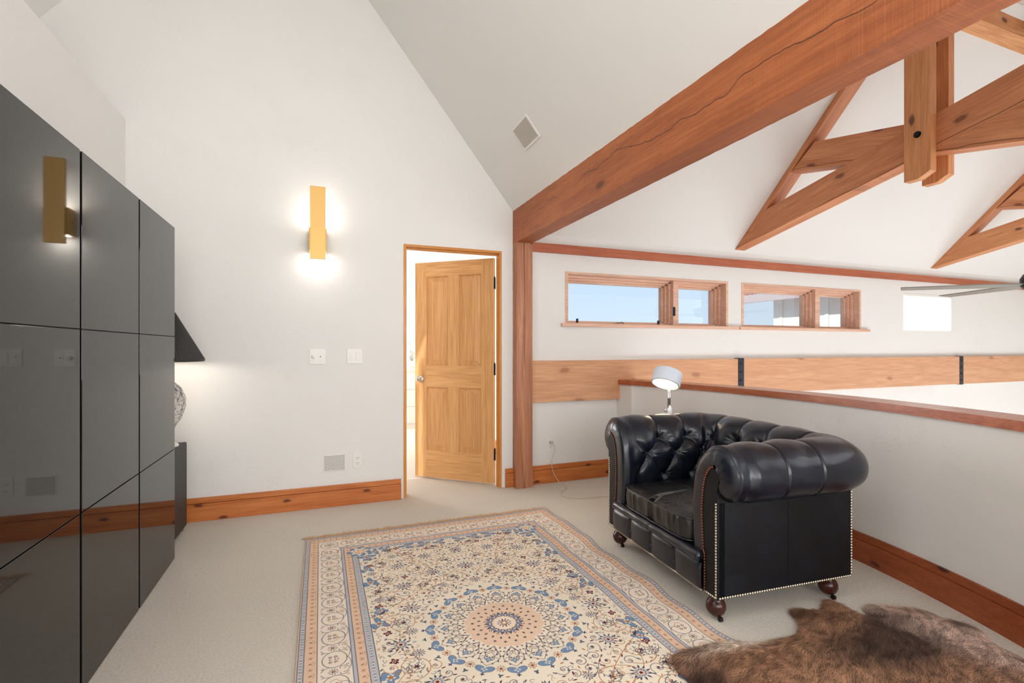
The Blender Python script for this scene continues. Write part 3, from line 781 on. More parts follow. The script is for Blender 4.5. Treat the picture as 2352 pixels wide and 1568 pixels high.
c_ = MB().tube(crom(cord), .0028, 6).build('cord', M_CORD); c_.parent = co; c_.matrix_parent_inverse = Matrix.Translation((-1.95, -3.9, 0))
c_ = MB().box(1.938, 1.966, D - .034, D - .0095, .353, .379, .004).build('plug', plain('plug_grey', (188, 184, 176), .4)); c_.parent = co; c_.matrix_parent_inverse = Matrix.Translation((-1.95, -3.9, 0))

# ------------------------------------------------------------------ bedroom furniture seen through the door
t = thing('dresser', 'white dresser against the bedroom wall, seen through the doorway', 'dresser', (1.15, 7.75, 0))
MB().box(-.7, .55, -.22, .22, 0, .88).build('dresser_body', M_WHITE, t)
MB().box(-.72, .57, -.24, .23, .88, .91, .004).build('dresser_top', M_WHITE, t)
for k in range(3): MB().box(-.67, -.08, -.232, -.22, .08 + k * .26, .32 + k * .26, .003).build('drawer', M_WHITE, t); MB().box(-.06, .52, -.232, -.22, .08 + k * .26, .32 + k * .26, .003).build('drawer', M_WHITE, t)
t = thing('table_lamp', 'white table lamp standing on the bedroom dresser', 'lamp', (1.30, 7.80, .91))
MB().lathe([(.07, 0), (.075, .02), (.03, .05), (.055, .15), (.03, .28), (.01, .32), (.01, .45)], seg=20).build('lamp_base', M_WHITE, t, True)
MB().lathe([(.14, .42), (.12, .66)], seg=28, cap=False).build('lamp_shade', M_WHITE, t, True)
t = thing('flower_vase', 'pale vase of small dark sprigs in front of the bedroom lamp', 'vase', (1.29, 7.56, .91))
MB().lathe([(.03, 0), (.05, .03), (.055, .07), (.03, .11), (.035, .12)], seg=18).build('vase', M_WHITE, t, True)
rnd = random.Random(4); m = MB()
for k in range(46):
    a, b = rnd.uniform(0, 6.28), rnd.uniform(.02, .085); z = rnd.uniform(.13, .26)
    p = Vector((b * math.cos(a), b * math.sin(a), z)); m.tube([(0, 0, .1), p * .6 + Vector((0, 0, .05)), p], .0015, 4)
    m.dome(p, (math.cos(a), math.sin(a), rnd.uniform(-.5, 1)), .009, .3, 6)
m.build('sprigs', plain('grey_leaves', (176, 176, 168), .8), t)
# ------------------------------------------------------------------ neighbouring wing outside the windows
t = thing('house_wing', 'sunlit white house wing with a corrugated eave outside the second window', 'building', (9.0, 6.0, -2.8))
M_EXT = plain('exterior_stucco', (238, 234, 226), .8)
def P_(o, par=None):
    o.parent = t; o.matrix_parent_inverse = Matrix.Translation((-9.0, -6.0, 2.8)); return o
P_(MB().box(9.0, 9.3, 4.27, 7.75, -2.8, 3.0).build('wing_wall', M_EXT))
for y in (7.55, 6.55, 5.55, 5.0): P_(MB().box(8.97, 9.0, y - .035, y + .035, -2.8, 2.6).build('trim_board', M_EXT))
P_(MB().box(8.36, 8.44, 4.3, 8.6, 2.17, 2.335).build('fascia', plain('fascia_grey', (176, 160, 158), .6)))
m = MB(); ny = 220; vs = []
for i in range(ny + 1):
    y = 4.3 + 4.3 * i / ny; h = .022 * math.sin(i * 2 * math.pi / 6)
    vs.append([m.bm.verts.new((x, y, z + h)) for x, z in ((8.38, 2.335), (12.2, 3.4))] + [m.bm.verts.new((x, y, z + h - .004)) for x, z in ((8.38, 2.335), (12.2, 3.4))])
for a, b in zip(vs, vs[1:]):
    m.bm.faces.new([a[0], a[1], b[1], b[0]]); m.bm.faces.new([a[2], b[2], b[3], a[3]])
P_(m.build('corrugated_roof', plain('corrugated_red_metal', (196, 120, 96), .5)))

# ------------------------------------------------------------------ tufted leather armchair
def armchair():
    CW, CD, ZB = .4925, .79, .115                      # half width, depth, underside height
    root = thing('armchair', 'black tufted leather club armchair with rolled arms, brass nails and bun feet', 'armchair', (1.648, 2.171, 0), R(-94.2))
    ctrl = [(.004, .25), (-.002, .33), (-.008, .42), (-.010, .50), (-.004, .575), (.010, .645), (.040, .712), (.088, .758), (.145, .776), (.200, .764), (.244, .727), (.268, .675), (.262, .618), (.232, .576), (.192, .557), (.158, .556)]
    P = np.array(ctrl); Pp = np.vstack([2 * P[0] - P[1], P, 2 * P[-1] - P[-2]]); fine = []
    for i in range(1, len(Pp) - 2):
        for k in range(20):
            u = k / 20; a, b, c, d = Pp[i - 1], Pp[i], Pp[i + 1], Pp[i + 2]
            fine.append(.5 * (2 * b + (c - a) * u + (2 * a - 5 * b + 4 * c - d) * u * u + (3 * b - a - 3 * c + d) * u ** 3))
    fine.append(P[-1]); fine = np.array(fine)
    seg = np.r_[0, np.cumsum(np.hypot(*np.diff(fine, axis=0).T))]
    NT_ = 190; tt = np.linspace(0, seg[-1], NT_); pw = np.interp(tt, seg, fine[:, 0]); pz = np.interp(tt, seg, fine[:, 1])
    tw, tz = np.gradient(pw), np.gradient(pz); ln = np.hypot(tw, tz); nw, nz = -tz / ln, tw / ln
    # path along the inner face: near arm -> back -> far arm
    IX, IY, RC, Y0 = .322, .59, .045, .042
    pts, nrm, S_, cr_ = [], [], [], []
    def add(x, y, nx, ny, s, c=0): pts.append((x, y)); nrm.append((nx, ny)); S_.append(s); cr_.append(c)
    la = IY - RC - Y0; lb = 2 * (IX - RC); arc = .155          # arc length charged for a corner
    n1 = 95
    for i in range(n1): add(IX, Y0 + la * i / n1, 1, 0, la * i / n1)
    n2 = 46
    for i in range(n2):
        f = R(90) * i / n2; cx, sx = math.cos(f), math.sin(f); m = (cx ** 4 + sx ** 4) ** -.25
        add(IX - RC + RC * cx, IY - RC + RC * sx, cx * m, sx * m, la + arc * i / n2, math.sin(2 * f))
    n3 = 100
    for i in range(n3): add(IX - RC - lb * i / n3, IY, 0, 1, la + arc + lb * i / n3)
    for i in range(n2):
        f = R(90) + R(90) * i / n2; cx, sx = math.cos(f), math.sin(f); m = (cx ** 4 + sx ** 4) ** -.25
        add(-(IX - RC) + RC * cx, IY - RC + RC * sx, cx * m, sx * m, la + arc + lb + arc * i / n2, abs(math.sin(2 * f)))
    for i in range(n1 + 1): add(-IX, IY - RC - la * i / n1, -1, 0, la + 2 * arc + lb + la * i / n1)
    pts, nrm, S_, cr_ = map(np.array, (pts, nrm, S_, cr_)); Lt = S_[-1]
    # tuft lattice, mirror symmetric about the centre of the back
    a_ = .198; s0 = S_ - Lt / 2
    z2t = lambda z: np.interp(z, pz[:int(NT_ * .45)], tt[:int(NT_ * .45)])
    t1, t2, t3 = z2t(.450), z2t(.585), z2t(.728)
    q = np.where(tt < t2, (tt - t2) / (t2 - t1), (tt - t2) / (t3 - t2))
    p = s0 / a_
    PP, QQ = np.meshgrid(p, q, indexing='ij')
    U, V = np.abs(np.sin(np.pi * (PP + QQ / 2))), np.abs(np.sin(np.pi * (PP - QQ / 2)))
    inside = (U * V) ** .36
    cosl = np.abs(np.cos(np.pi * PP)) ** .72
    up = np.clip((QQ - 1) / 3.2, 0, 1); dn = np.clip((-1 - QQ) / 1.0, 0, 1)
    vert_u = cosl * (1 - up) ** 1.2 + (1 - (1 - up) ** 1.2) * (1 - .30 * np.exp(-((np.abs(((PP) % 1) - .5)) / .018) ** 2))
    vert_d = cosl * (1 - dn) + dn * .75
    Hh = np.where(QQ > 1, vert_u, np.where(QQ < -1, vert_d, inside))
    # front 12 cm of each arm stays smooth like the photo's border panel
    edge = np.clip((np.minimum(S_, Lt - S_) - .035) / .05, 0, 1)[:, None]
    Hh = Hh * edge + (1 - edge) * .7
    Hd = .032 * Hh - .012
    # buttons
    btn = []
    rho = .020
    kmax = int(Lt / 2 / a_) + 2
    for qq, tb in ((-1, t1), (0, t2), (1, t3)):
        for k in range(-kmax, kmax + 1):
            pb = k + (.5 if qq else 0)
            if abs(pb * a_) > Lt / 2 - .06: continue
            btn.append((pb * a_, tb, qq))
            dd = np.hypot((s0[:, None] - pb * a_), (tt[None, :] - tb))
            Hd = Hd - .013 * np.exp(-(dd / rho) ** 2) - (.020 * np.exp(-(dd / .055) ** 2) if qq == 1 else 0)
            # radiating puckers
            ang = np.arctan2(tt[None, :] - tb, s0[:, None] - pb * a_)
            Hd = Hd + .0022 * np.sin(ang * 10 + k * 1.7 + qq + 2 * np.sin(ang * 3 + k)) * np.exp(-((dd - .032) / .026) ** 2)
    # corner fold and fine wrinkles
    Hd = Hd - .016 * (cr_[:, None] ** 10) * np.exp(-((tt[None, :] - t2) / .30) ** 2)
    rs = np.random.RandomState(2)
    for k in range(14):
        fx, ft, ph = rs.uniform(10, 70), rs.uniform(-60, 60), rs.uniform(0, 6.28)
        Hd = Hd + .00035 * np.sin(fx * S_[:, None] + ft * tt[None, :] + ph)
    fade = np.clip((seg[-1] - tt) / .05, 0, 1)[None, :]; Hd = Hd * fade
    W = pw[None, :] + nw[None, :] * Hd; Z = pz[None, :] + nz[None, :] * Hd
    X = pts[:, 0:1] + nrm[:, 0:1] * W; Y = pts[:, 1:2] + nrm[:, 1:2] * W
    # rounded, pleated front ends of both arms
    def front(sign, idx):
        rows = []; nr = 16
        for k in range(1, nr + 1):
            th = R(90) * k / nr; bl = np.clip((tt - .44) / .14, 0, 1); ex = 2 / (5.5 - 3.5 * bl); e = (.080 - .014 * bl) * (1 - np.maximum(math.cos(th), 0) ** ex); fo = (.036 + .0 * bl) * math.sin(th) ** ex
            pleat = .0030 * np.sin(th) * np.abs(np.sin(tt * 62)) ** .5 * np.clip((tt - .40) / .05, 0, 1)
            # the roll is narrower than the offset near its lip: shrink towards the roll centre instead
            ww = pw - nw * e + nw * (-.004 + Hd[idx] * .6 * (1 - k / nr)) - nw * pleat
            zz = pz - nz * e + nz * (-.004 + Hd[idx] * .6 * (1 - k / nr)) - nz * pleat
            rows.append(np.stack([sign * (IX + ww), Y0 - fo + np.zeros(NT_), zz], -1))
        return rows
    near = front(1, 0)[::-1]; far = front(-1, -1)
    G = np.stack(near + [np.stack([X[i], Y[i], Z[i]], -1) for i in range(len(S_))] + far)
    np_mesh('tufted_upholstery', G.reshape(-1, 3), grid_faces(G.shape[0], NT_), M_LEATHER, root)
    # buttons
    for sb, tb, qq in btn:
        i = int(np.argmin(np.abs(s0 - sb))); j = int(np.argmin(np.abs(tt - tb)))
        c = Vector((X[i, j], Y[i, j], Z[i, j])); n = Vector((nrm[i, 0] * nw[j], nrm[i, 1] * nw[j], nz[j]))
        MB().dome(c + n * .001, n, .0085, .55, 12).build('button', M_LEATHER, root, True)
    # front facing panel of each arm: narrow keyhole with an arched, outward curling head
    for sg in (1, -1):
        e = .076
        ow, oz = pw - nw * e, pz - nz * e
        j0, j1 = int(NT_ * .05), int(NT_ * .60)
        head = [(ow[j], oz[j]) for j in range(j0, j1, 3)]
        poly = [(.084, ZB)] + [(.084, .25)] + [h for h in head if h[1] > .30] + [(.186, .648), (.170, .60), (.1705, .54), (.1705, ZB)]
        A = MB().prism([(sg * (IX + a), z) for a, z in poly], .004, .045, 'XZ').build('arm_front_panel', M_LEATHER_P, root)
        rd = MB().lathe([(.066, 0), (.064, -.010), (.052, -.020), (.030, -.026), (.001, -.028)], M=Matrix.Translation((sg * (IX + .182), .034, .664)) @ Matrix.Rotation(R(-90), 4, 'X'), seg=40, cap=False)
        for v in rd.bm.verts:
            a_n = math.atan2(v.co.z - .664, v.co.x - sg * (IX + .182)); v.co.y -= .0025 * abs(math.sin(a_n * 8))
        rd.build('roll_end', M_LEATHER, root, True)
        # nail rows
        def nails(path, name, mat, nvec, step=.0128, r=.0056, skip=None):
            m = MB(); path = [Vector(v) for v in path]; d = 0; nxt = 0
            for u, v in zip(path, path[1:]):
                l = (v - u).length
                while nxt <= d + l:
                    m.dome(u + (v - u) * ((nxt - d) / max(l, 1e-9)), nvec, r, .62, 8); nxt += step
                d += l
            return m.build(name, mat, root, True)
        innr = [(sg * (IX + .090), .002, z) for z in np.linspace(ZB + .01, .30, 12)] + [(sg * (IX + a + .006), .002, z - .003) for a, z in head if z > .30]
        nails(innr, 'nail_row', M_NAILC, (0, -1, 0))
        nails([(sg * (IX + .163), .004, ZB + .01), (sg * (IX + .163), .004, .545)], 'nail_row', M_NAIL, (0, -1, 0))
        nails([(sg * (IX + .090), .004, ZB + .007), (sg * (IX + .163), .004, ZB + .007)], 'nail_row', M_NAIL, (0, -1, 0))
        nails([(sg * (CW + .001), .02, ZB + .007), (sg * (CW + .001), CD - .004, ZB + .007)], 'nail_row', M_NAIL, (sg, 0, 0), .0135)
        nails([(sg * (CW + .001), CD - .006, ZB + .02), (sg * (CW + .001), CD - .006, .555)], 'nail_row', M_NAIL, (sg, 0, 0), .0135)
        # outside panel
        MB().box(min(sg * (CW - .13), sg * CW), max(sg * (CW - .13), sg * CW), .012, CD - .008, ZB, .562, .004).build('side_panel', M_LEATHER_P, root)
    for sg in (1, -1): MB().tube([(sg * (CW + .0005), .40, ZB + .016), (sg * (CW + .0005), .40, .56)], .0018, 6).build('panel_seam', M_LEATHER_P, root)
    nails([(-IX - .076, -.004, ZB + .006), (IX + .076, -.004, ZB + .006)], 'nail_row', M_NAIL, (0, -1, 0))
    MB().box(-CW + .004, CW - .004, IY + .02, CD, ZB, .562, .006).build('back_panel', M_LEATHER_P, root)
    MB().box(-.40, .40, .02, .62, ZB, .27).build('base_frame', M_LEATHER_P, root)
    # front rail: four padded sections with three pleats and buttons, and the lip above
    nx, nz_ = 150, 26; xs_ = np.linspace(-.404, .404, nx); zs2 = np.linspace(ZB, .246, nz_)
    XX, ZZ = np.meshgrid(xs_, zs2, indexing='ij'); seams = (-.205, 0.0, .205)
    dd = np.min([np.abs(XX - s) for s in seams], axis=0)
    hz = (1 - np.abs((ZZ - .184) / .066) ** 4).clip(0, 1) ** .5; hx = .55 * (1 - np.exp(-(dd / .008) ** 2)) + .45 * (1 - np.exp(-(dd / .045) ** 2)); he = (1 - (np.abs(XX) / .406) ** 30).clip(0, 1) ** .5
    YY = -.020 * hz * (.25 + .75 * hx) * he - .002
    for s in seams: YY = YY + .009 * np.exp(-(((XX - s) / .012) ** 2 + ((ZZ - .172) / .014) ** 2))
    YY = YY + .004 * (zs2 < ZB + .012)[None, :]
    V = np.stack([XX, YY, ZZ], -1).reshape(-1, 3)
    np_mesh('front_rail', V, grid_faces(nx, nz_)[:, ::-1], M_LEATHER, root)
    for s in seams: MB().dome((s, -.008, .172), (0, -1, 0), .010, .6, 12).build('button', M_LEATHER, root, True)
    ns = 60; m = MB(); pr_ = []
    for i in range(ns + 1):
        x = -.392 + .784 * i / ns
        pr_.append((x, -.0 - .0015 * math.sin(x * 40), .268))
    lip = MB().tube(pr_, [.026 * (1 - .16 * math.exp(-((x[0]) / .006) ** 2)) for x in pr_], 14)
    lip.build('front_lip', M_LEATHER, root, True)
    MB().box(-.335, .335, 0, .3, .245, .292).build('seat_deck', M_LEATHER_P, root)
    # cushion
    nu, nv = 120, 110; hxw, y0, y1, z0, z1 = .306, -.006, .575, .296, .408
    u0 = np.linspace(0, 2 * np.pi, 200001)
    def se(t, n): return np.sign(np.cos(t)) * np.abs(np.cos(t)) ** (2 / n), np.sign(np.sin(t)) * np.abs(np.sin(t)) ** (2 / n)
    cu, su = se(u0, 9); al = np.r_[0, np.cumsum(np.hypot(np.diff(cu), np.diff(su)))]; uu = np.interp(np.arange(4 * nu) / (4 * nu) * al[-1], al, np.arange(len(al))).astype(int); cu, su = cu[uu], su[uu]; loops = []
    yc, hy = (y0 + y1) / 2, (y1 - y0) / 2
    zz = [(.0, z0), (.93, z0), (.985, z0 + .003)] + [(1.0 + .006 * math.sin(math.pi * k / 10), z0 + .008 + (z1 - z0 - .016) * k / 10) for k in range(11)] + [(.985, z1 - .003), (.965, z1 + .001), (.93, z1 + .008), (.86, z1 + .018), (.75, z1 + .027), (.6, z1 + .033), (.4, z1 + .036), (.2, z1 + .037), (.0, z1 + .037)]
    for kk, (sc, z) in enumerate(zz):
        x = hxw * sc * cu; y = yc + hy * sc * su
        side = 3 <= kk <= 13
        wr = .0045 * np.sin(x * 105 + 2.0 * np.sin(x * 31) + 14 * (z - .3)) * (.35 + .65 * np.abs(np.sin(x * 19 + 1))) * math.sin(math.pi * (kk - 2) / 12) if side else 0
        yy = y - (wr if side else 0) * (su < -.5)
        zt = z + (0 if kk < 15 else .004 * np.sin(x * 21 + y * 9) * (1 - sc) + .003 * np.sin(y * 34 + x * 11) * min(1, 2 * (1 - sc)))
        loops.append(np.stack([x, yy, np.broadcast_to(zt, x.shape)], -1))
    G = np.stack(loops)
    cu_ = np_mesh('seat_cushion', G.reshape(-1, 3), grid_faces(G.shape[0], G.shape[1], False, True), M_SEAT, root)
    for z in (z0 + .006, z1 - .004):
        MB().tube([(hxw * 1.004 * a, yc + hy * 1.004 * b, z) for a, b in zip(cu[::4], su[::4])], .0050, 8, closed=True).build('piping', M_LEATHER, cu_, True)
    # bun feet on small casters
    for x, y in ((.43, .05), (-.43, .05), (.43, .71), (-.43, .71)):
        lg = MB().lathe([(.034, ZB + .001), (.034, .103), (.026, .099), (.024, .092), (.036, .083), (.043, .068), (.044, .050), (.037, .031), (.024, .019), (.012, .015)], (x, y, 0), 28).build('leg', M_BUN, root, True)
        m = MB().tube([(x + .01, y + .0, .020), (x + .024, y, .018), (x + .030, y, .011)], .0035, 6)
        m.lathe([(.0105, -.007), (.0105, .007)], M=Matrix.Translation((x + .030, y, .0107)) @ Matrix.Rotation(R(90), 4, 'X'), seg=16)
        m.build('caster', M_BLACK, lg)
    return root
chair = armchair()

# ------------------------------------------------------------------ patterned wool rug
def make_rug():
    Wd, Ld, g = 1.692, 2.667, .002
    CR = lambda *c: np.array(lin(*c)[:3])
    CREAM, CREAM2, TAN, PEACH = CR(236, 223, 202), CR(236, 221, 203), CR(226, 192, 164), CR(234, 206, 180)
    BLUE, LBLUE, NAVY, RUST, BURG, TEAL = CR(122, 146, 174), CR(186, 187, 192), CR(66, 66, 88), CR(182, 124, 80), CR(104, 40, 50), CR(84, 96, 108)
    hx, hy = Wd / 2, Ld / 2
    nx, ny = int(hx / g) + 1, int(hy / g) + 1
    xs = np.arange(nx) * g; ys = np.arange(ny) * g            # quarter, origin at the rug centre
    C = np.zeros((nx, ny, 3)); XX, YY = np.meshgrid(xs, ys, indexing='ij')
    rs = np.random.RandomState(11)
    def blend(ix, iy, mask, col, op=1.0):
        sub = C[ix, iy]; C[ix, iy] = sub * (1 - mask[..., None] * op) + col * mask[..., None] * op
    def win(x0, x1, y0, y1):
        a, b = max(0, int(x0 / g) - 1), min(nx, int(x1 / g) + 3); c, d = max(0, int(y0 / g) - 1), min(ny, int(y1 / g) + 3)
        return (slice(a, b), slice(c, d)) if b > a and d > c else None
    aa = lambda d: np.clip(.5 - d / g, 0, 1)
    def stroke(pts, w, col, op=1.0):
        pts = np.asarray(pts); s = win(pts[:, 0].min() - w, pts[:, 0].max() + w, pts[:, 1].min() - w, pts[:, 1].max() + w)
        if s is None: return
        X, Y = XX[s], YY[s]; D_ = np.full(X.shape, 9.)
        for (ax, ay), (bx, by) in zip(pts[:-1], pts[1:]):
            vx, vy = bx - ax, by - ay; L2 = vx * vx + vy * vy + 1e-12
            t = np.clip(((X - ax) * vx + (Y - ay) * vy) / L2, 0, 1)
            D_ = np.minimum(D_, np.hypot(X - ax - t * vx, Y - ay - t * vy))
        blend(*s, aa(D_ - w / 2), col, op)
    def shape(cx, cy, R_, fn, col, rot=0, sx=1, sy=1, op=1.0):
        m = R_ * 1.7 * max(sx, sy); s = win(cx - m, cx + m, cy - m, cy + m)
        if s is None: return
        X, Y = XX[s] - cx, YY[s] - cy; c, n = math.cos(rot), math.sin(rot)
        x, y = (X * c + Y * n) / sx, (-X * n + Y * c) / sy
        r, th = np.hypot(x, y), np.arctan2(y, x)
        blend(*s, aa(r - R_ * fn(th)), col, op)
    pet = lambda n, d: (lambda th: (1 - d) + d * np.cos(n * th))
    disc = lambda th: 1.0
    star = lambda n: (lambda th: .45 + .55 * np.abs(np.cos(n * th / 2)) ** 3)
    def leaf(cx, cy, R_, rot, col): shape(cx, cy, R_, disc, col, rot, 1, .38)
    def rosette(cx, cy, R_, dark=NAVY, mid=LBLUE, ctr=BURG, n=10, rot=0):
        shape(cx, cy, R_, star(n), dark, rot); shape(cx, cy, R_ * .66, pet(n, .2), mid, rot)
        shape(cx, cy, R_ * .50, star(n), dark, rot + .3); shape(cx, cy, R_ * .30, disc, PEACH); shape(cx, cy, R_ * .17, disc, ctr)
    def small(cx, cy, R_, col=NAVY, ctr=RUST, n=5, rot=0):
        shape(cx, cy, R_, pet(n, .3), col, rot); shape(cx, cy, R_ * .4, disc, ctr)
    def outline_oval(cx, cy, a, b, col, w=.0026, rot=0, t0=0, t1=2 * math.pi):
        t = np.linspace(t0, t1, 26); c, n = math.cos(rot), math.sin(rot)
        x, y = a * np.cos(t), b * np.sin(t); stroke(np.stack([cx + x * c - y * n, cy + x * n + y * c], 1), w, col)
    def spiral(cx, cy, r0, turns, rot, col, flip=1, w=.0030, flower=True):
        t = np.linspace(0, 1, 40); rr = r0 * (1 - .82 * t); a = rot + flip * t * turns * 2 * math.pi
        P = np.stack([cx + rr * np.cos(a), cy + rr * np.sin(a)], 1); stroke(P, w, col)
        for k in range(3, 38, 4):
            d = P[k + 1] - P[k]; an = math.atan2(d[1], d[0]); sgn = 1 if (k // 4) % 2 else -1
            leaf(P[k][0] + .007 * math.cos(an + sgn * 1.2), P[k][1] + .007 * math.sin(an + sgn * 1.2), .0062, an + sgn * .8, [TEAL, NAVY, RUST, TEAL][(k // 4) % 4])
        if flower: small(P[-1][0], P[-1][1], .015, NAVY, BURG, 6, rot)
        return P
    def cloud(cx, cy, R_, rot, col=BLUE):
        shape(cx, cy, R_, lambda th: .62 + .22 * np.cos(3 * th) + .16 * np.cos(5 * th + .6), NAVY, rot)
        shape(cx, cy, R_ * .93, lambda th: .62 + .22 * np.cos(3 * th) + .16 * np.cos(5 * th + .6), col, rot)
        shape(cx, cy, R_ * .34, pet(5, .3), CREAM, rot); shape(cx, cy, R_ * .18, disc, RUST)
    # ground colours by distance to the edge
    ed = np.minimum(hx - XX, hy - YY)
    C[:] = CREAM
    bands = [(.0, .008, TAN), (.008, .030, LBLUE), (.030, .078, TAN), (.078, .205, CREAM2), (.205, .220, LBLUE), (.220, .262, TAN), (.262, .295, LBLUE)]
    for a, b, col in bands: C[(ed >= a) & (ed < b)] = col
    for e, w_ in ((.008, .003), (.030, .003), (.078, .003), (.205, .003), (.220, .003), (.262, .003), (.295, .0034)):
        blend(slice(None), slice(None), aa(np.abs(ed - e) - w_ / 2), NAVY * 1.2)
    fx, fy = hx - .295, hy - .295                       # field half size
    # medallion, sixteenfold, drawn in polar form
    s = win(0, .42, 0, .42); X, Y = XX[s], YY[s]; r, th = np.hypot(X, Y), np.arctan2(Y, X)
    aw = np.clip(.5 - (r - .172 - .006 * np.cos(16 * th)) / g, 0, 1); blend(*s, aw, TAN * .5 + PEACH * .5)
    for k in range(16):
        a = 2 * math.pi * (k + .5) / 16
        def pol(rr, da): return rr * math.cos(a + da), rr * math.sin(a + da)
        if math.cos(a) < -.25 or math.sin(a) < -.25: continue
        # fine vine web between the inner disc and the blue ring
        for sg in (1, -1):
            t = np.linspace(0, 1, 22)
            for r0, r1, amp in ((.172, .262, .105), (.180, .300, .17), (.215, .275, -.08)):
                stroke([(rr * math.cos(a + sg * amp * math.sin(math.pi * u_)), rr * math.sin(a + sg * amp * math.sin(math.pi * u_))) for u_, rr in zip(t, r0 + (r1 - r0) * t)], .0024, NAVY)
            for rr, da in ((.195, .06), (.225, .11), (.245, .045), (.268, .15), (.205, .16), (.182, .14), (.236, .175), (.285, .075)):
                x, y = pol(rr, sg * da); small(x, y, .0058, NAVY, BURG, 4, a)
            for rr, da in ((.212, .085), (.256, .115)):
                x, y = pol(rr, sg * da); outline_oval(x, y, .012, .008, NAVY, .0022, a + sg * .7, 0, 4.6)
        x, y = pol(.205, 0); small(x, y, .007, RUST, BURG, 5, a)
        x, y = pol(.262, 0); shape(x, y, .018, lambda t_: .7 + .3 * np.cos(4 * t_), NAVY, a); shape(x, y, .0162, lambda t_: .7 + .3 * np.cos(4 * t_), BLUE, a); shape(x, y, .005, disc, LBLUE)
        x, y = pol(.322, 0)
        for R_, col in ((.042, NAVY), (.0395, BLUE)): shape(x, y, R_, lambda t_: .50 + .20 * np.cos(2 * t_ + math.pi) + .24 * np.abs(np.cos(1.5 * t_)) ** 3, col, a, 1.0, 1.12)
        shape(x, y, .013, pet(4, .3), CREAM, a); shape(x, y, .0075, pet(4, .3), BLUE * .9, a); shape(*pol(.352, 0), .010, star(4), NAVY, a)
        x, y = pol(.312, math.pi / 16); small(x, y, .020, BURG * .5 + RUST * .5, PEACH, 9, a); shape(x, y, .0145, pet(9, .25), PEACH, a); small(x, y, .010, RUST, BURG, 9, a)
        x, y = pol(.352, math.pi / 16); shape(x, y, .012, star(3), TEAL, a)
    for k in range(14):
        a = 2 * math.pi * k / 14
        x, y = .066 * math.cos(a), .066 * math.sin(a); shape(x, y, .017, pet(5, .3), NAVY * .8 + BURG * .2, a); shape(x, y, .009, disc, BLUE); shape(.085 * math.cos(a), .085 * math.sin(a), .008, star(4), BURG * .7, a); shape(.084 * math.cos(a), .084 * math.sin(a), .003, disc, CREAM)
        b = a + math.pi / 14; shape(.080 * math.cos(b), .080 * math.sin(b), .009, star(3), NAVY, b)
    shape(0, 0, .050, pet(14, .05), CREAM2); shape(0, 0, .034, star(12), BURG); shape(0, 0, .026, star(12), CREAM2, .13); shape(0, 0, .020, star(10), RUST * .6); shape(0, 0, .008, disc, CREAM)
    for k in range(20):
        a = 2 * math.pi * k / 20
        shape(.140 * math.cos(a), .140 * math.sin(a), .0085, star(5), NAVY, a); b = a + math.pi / 20
        leaf(.113 * math.cos(b), .113 * math.sin(b), .0085, b, NAVY); shape(.113 * math.cos(b), .113 * math.sin(b), .006, star(4), NAVY, b)
    # field: scroll vines, rosettes, palmettes
    clear = lambda x, y: math.hypot(x, y) > .385 and x < fx - .01 and y < fy - .01
    sp_ = [(.43, .16, .085, .9, 1), (.43, .38, .088, 2.4, -1), (.26, .47, .080, .4, 1), (.10, .50, .072, 3.2, -1), (.44, .60, .075, 2.0, 1), (.27, .68, .088, 5.0, -1), (.10, .73, .080, 1.2, 1), (.44, .80, .070, 3.4, -1), (.28, .90, .070, 4.4, 1), (.11, .94, .062, 2.8, -1), (.38, .98, .04, 1.0, 1), (.50, .28, .04, 0, -1), (.49, .49, .038, 2, 1)]
    for x, y, r0, ro, fl_ in sp_:
        spiral(x, y, r0, 1.35, ro, RUST if fl_ > 0 else RUST * .85, fl_, .0034)
        spiral(x, y, r0 * .55, .8, ro + 2.2, TEAL, -fl_, .0032, False)
        spiral(x + .02, y - .015, r0 * .95, .55, ro + 4.0, NAVY * 1.3, -fl_, .0026, False)
    for (ax, ay), (bx, by) in zip([(s_[0], s_[1]) for s_ in sp_[:-1]], [(s_[0], s_[1]) for s_ in sp_[1:]]):
        t = np.linspace(0, 1, 24); mx, my = (by - ay) * .35, -(bx - ax) * .35
        stroke(np.stack([ax + (bx - ax) * t + mx * np.sin(math.pi * t), ay + (by - ay) * t + my * np.sin(math.pi * t)], 1), .0030, RUST)
    for x, y, R_ in [(a_, b_, c_ * 1.15) for a_, b_, c_ in ((.36, .275, .036), (.19, .60, .034), (.36, .50, .038), (.36, .74, .034), (.0, .62, .040), (.19, .82, .036), (.0, .85, .036), (.45, .0, .040), (.50, .70, .024), (.19, .985, .026), (.37, .88, .026), (.49, .40, .024), (.0, .44, .03), (.39, .08, .024), (.17, .44, .022))]:
        rosette(x, y, R_, NAVY, LBLUE, BURG, 11, rs.uniform(0, 1))
    for x, y, R_, ro in ((.505, .92, .050, .5), (.46, .985, .040, 1.9), (.515, .60, .048, 1.57), (.26, 1.005, .048, .1), (.515, .19, .046, 1.5), (.06, 1.0, .040, 0), (.40, 1.01, .036, 2.7), (.50, .30, .036, 1.2), (.16, 1.01, .04, 3.0), (.52, .76, .04, 1.5)):
        cloud(x, y, R_ * 1.2, ro)
    shape(fx - .012, fy - .012, .075, pet(7, .12), BLUE); shape(fx - .012, fy - .012, .055, pet(7, .18), CREAM2, .3); shape(fx - .02, fy - .02, .032, pet(6, .25), RUST); shape(fx - .02, fy - .02, .024, pet(6, .25), PEACH)
    for x, y in ((.50, .80), (.16, .93), (.50, .34), (.49, .10), (.33, .99), (.34, .60)):
        shape(x, y, .020, lambda t_: .55 + .45 * np.abs(np.cos(2 * t_)) ** 2, BURG, .3); shape(x, y, .009, pet(4, .3), CREAM2, .3); shape(x, y, .004, disc, BURG)
    # fillers
    used = []
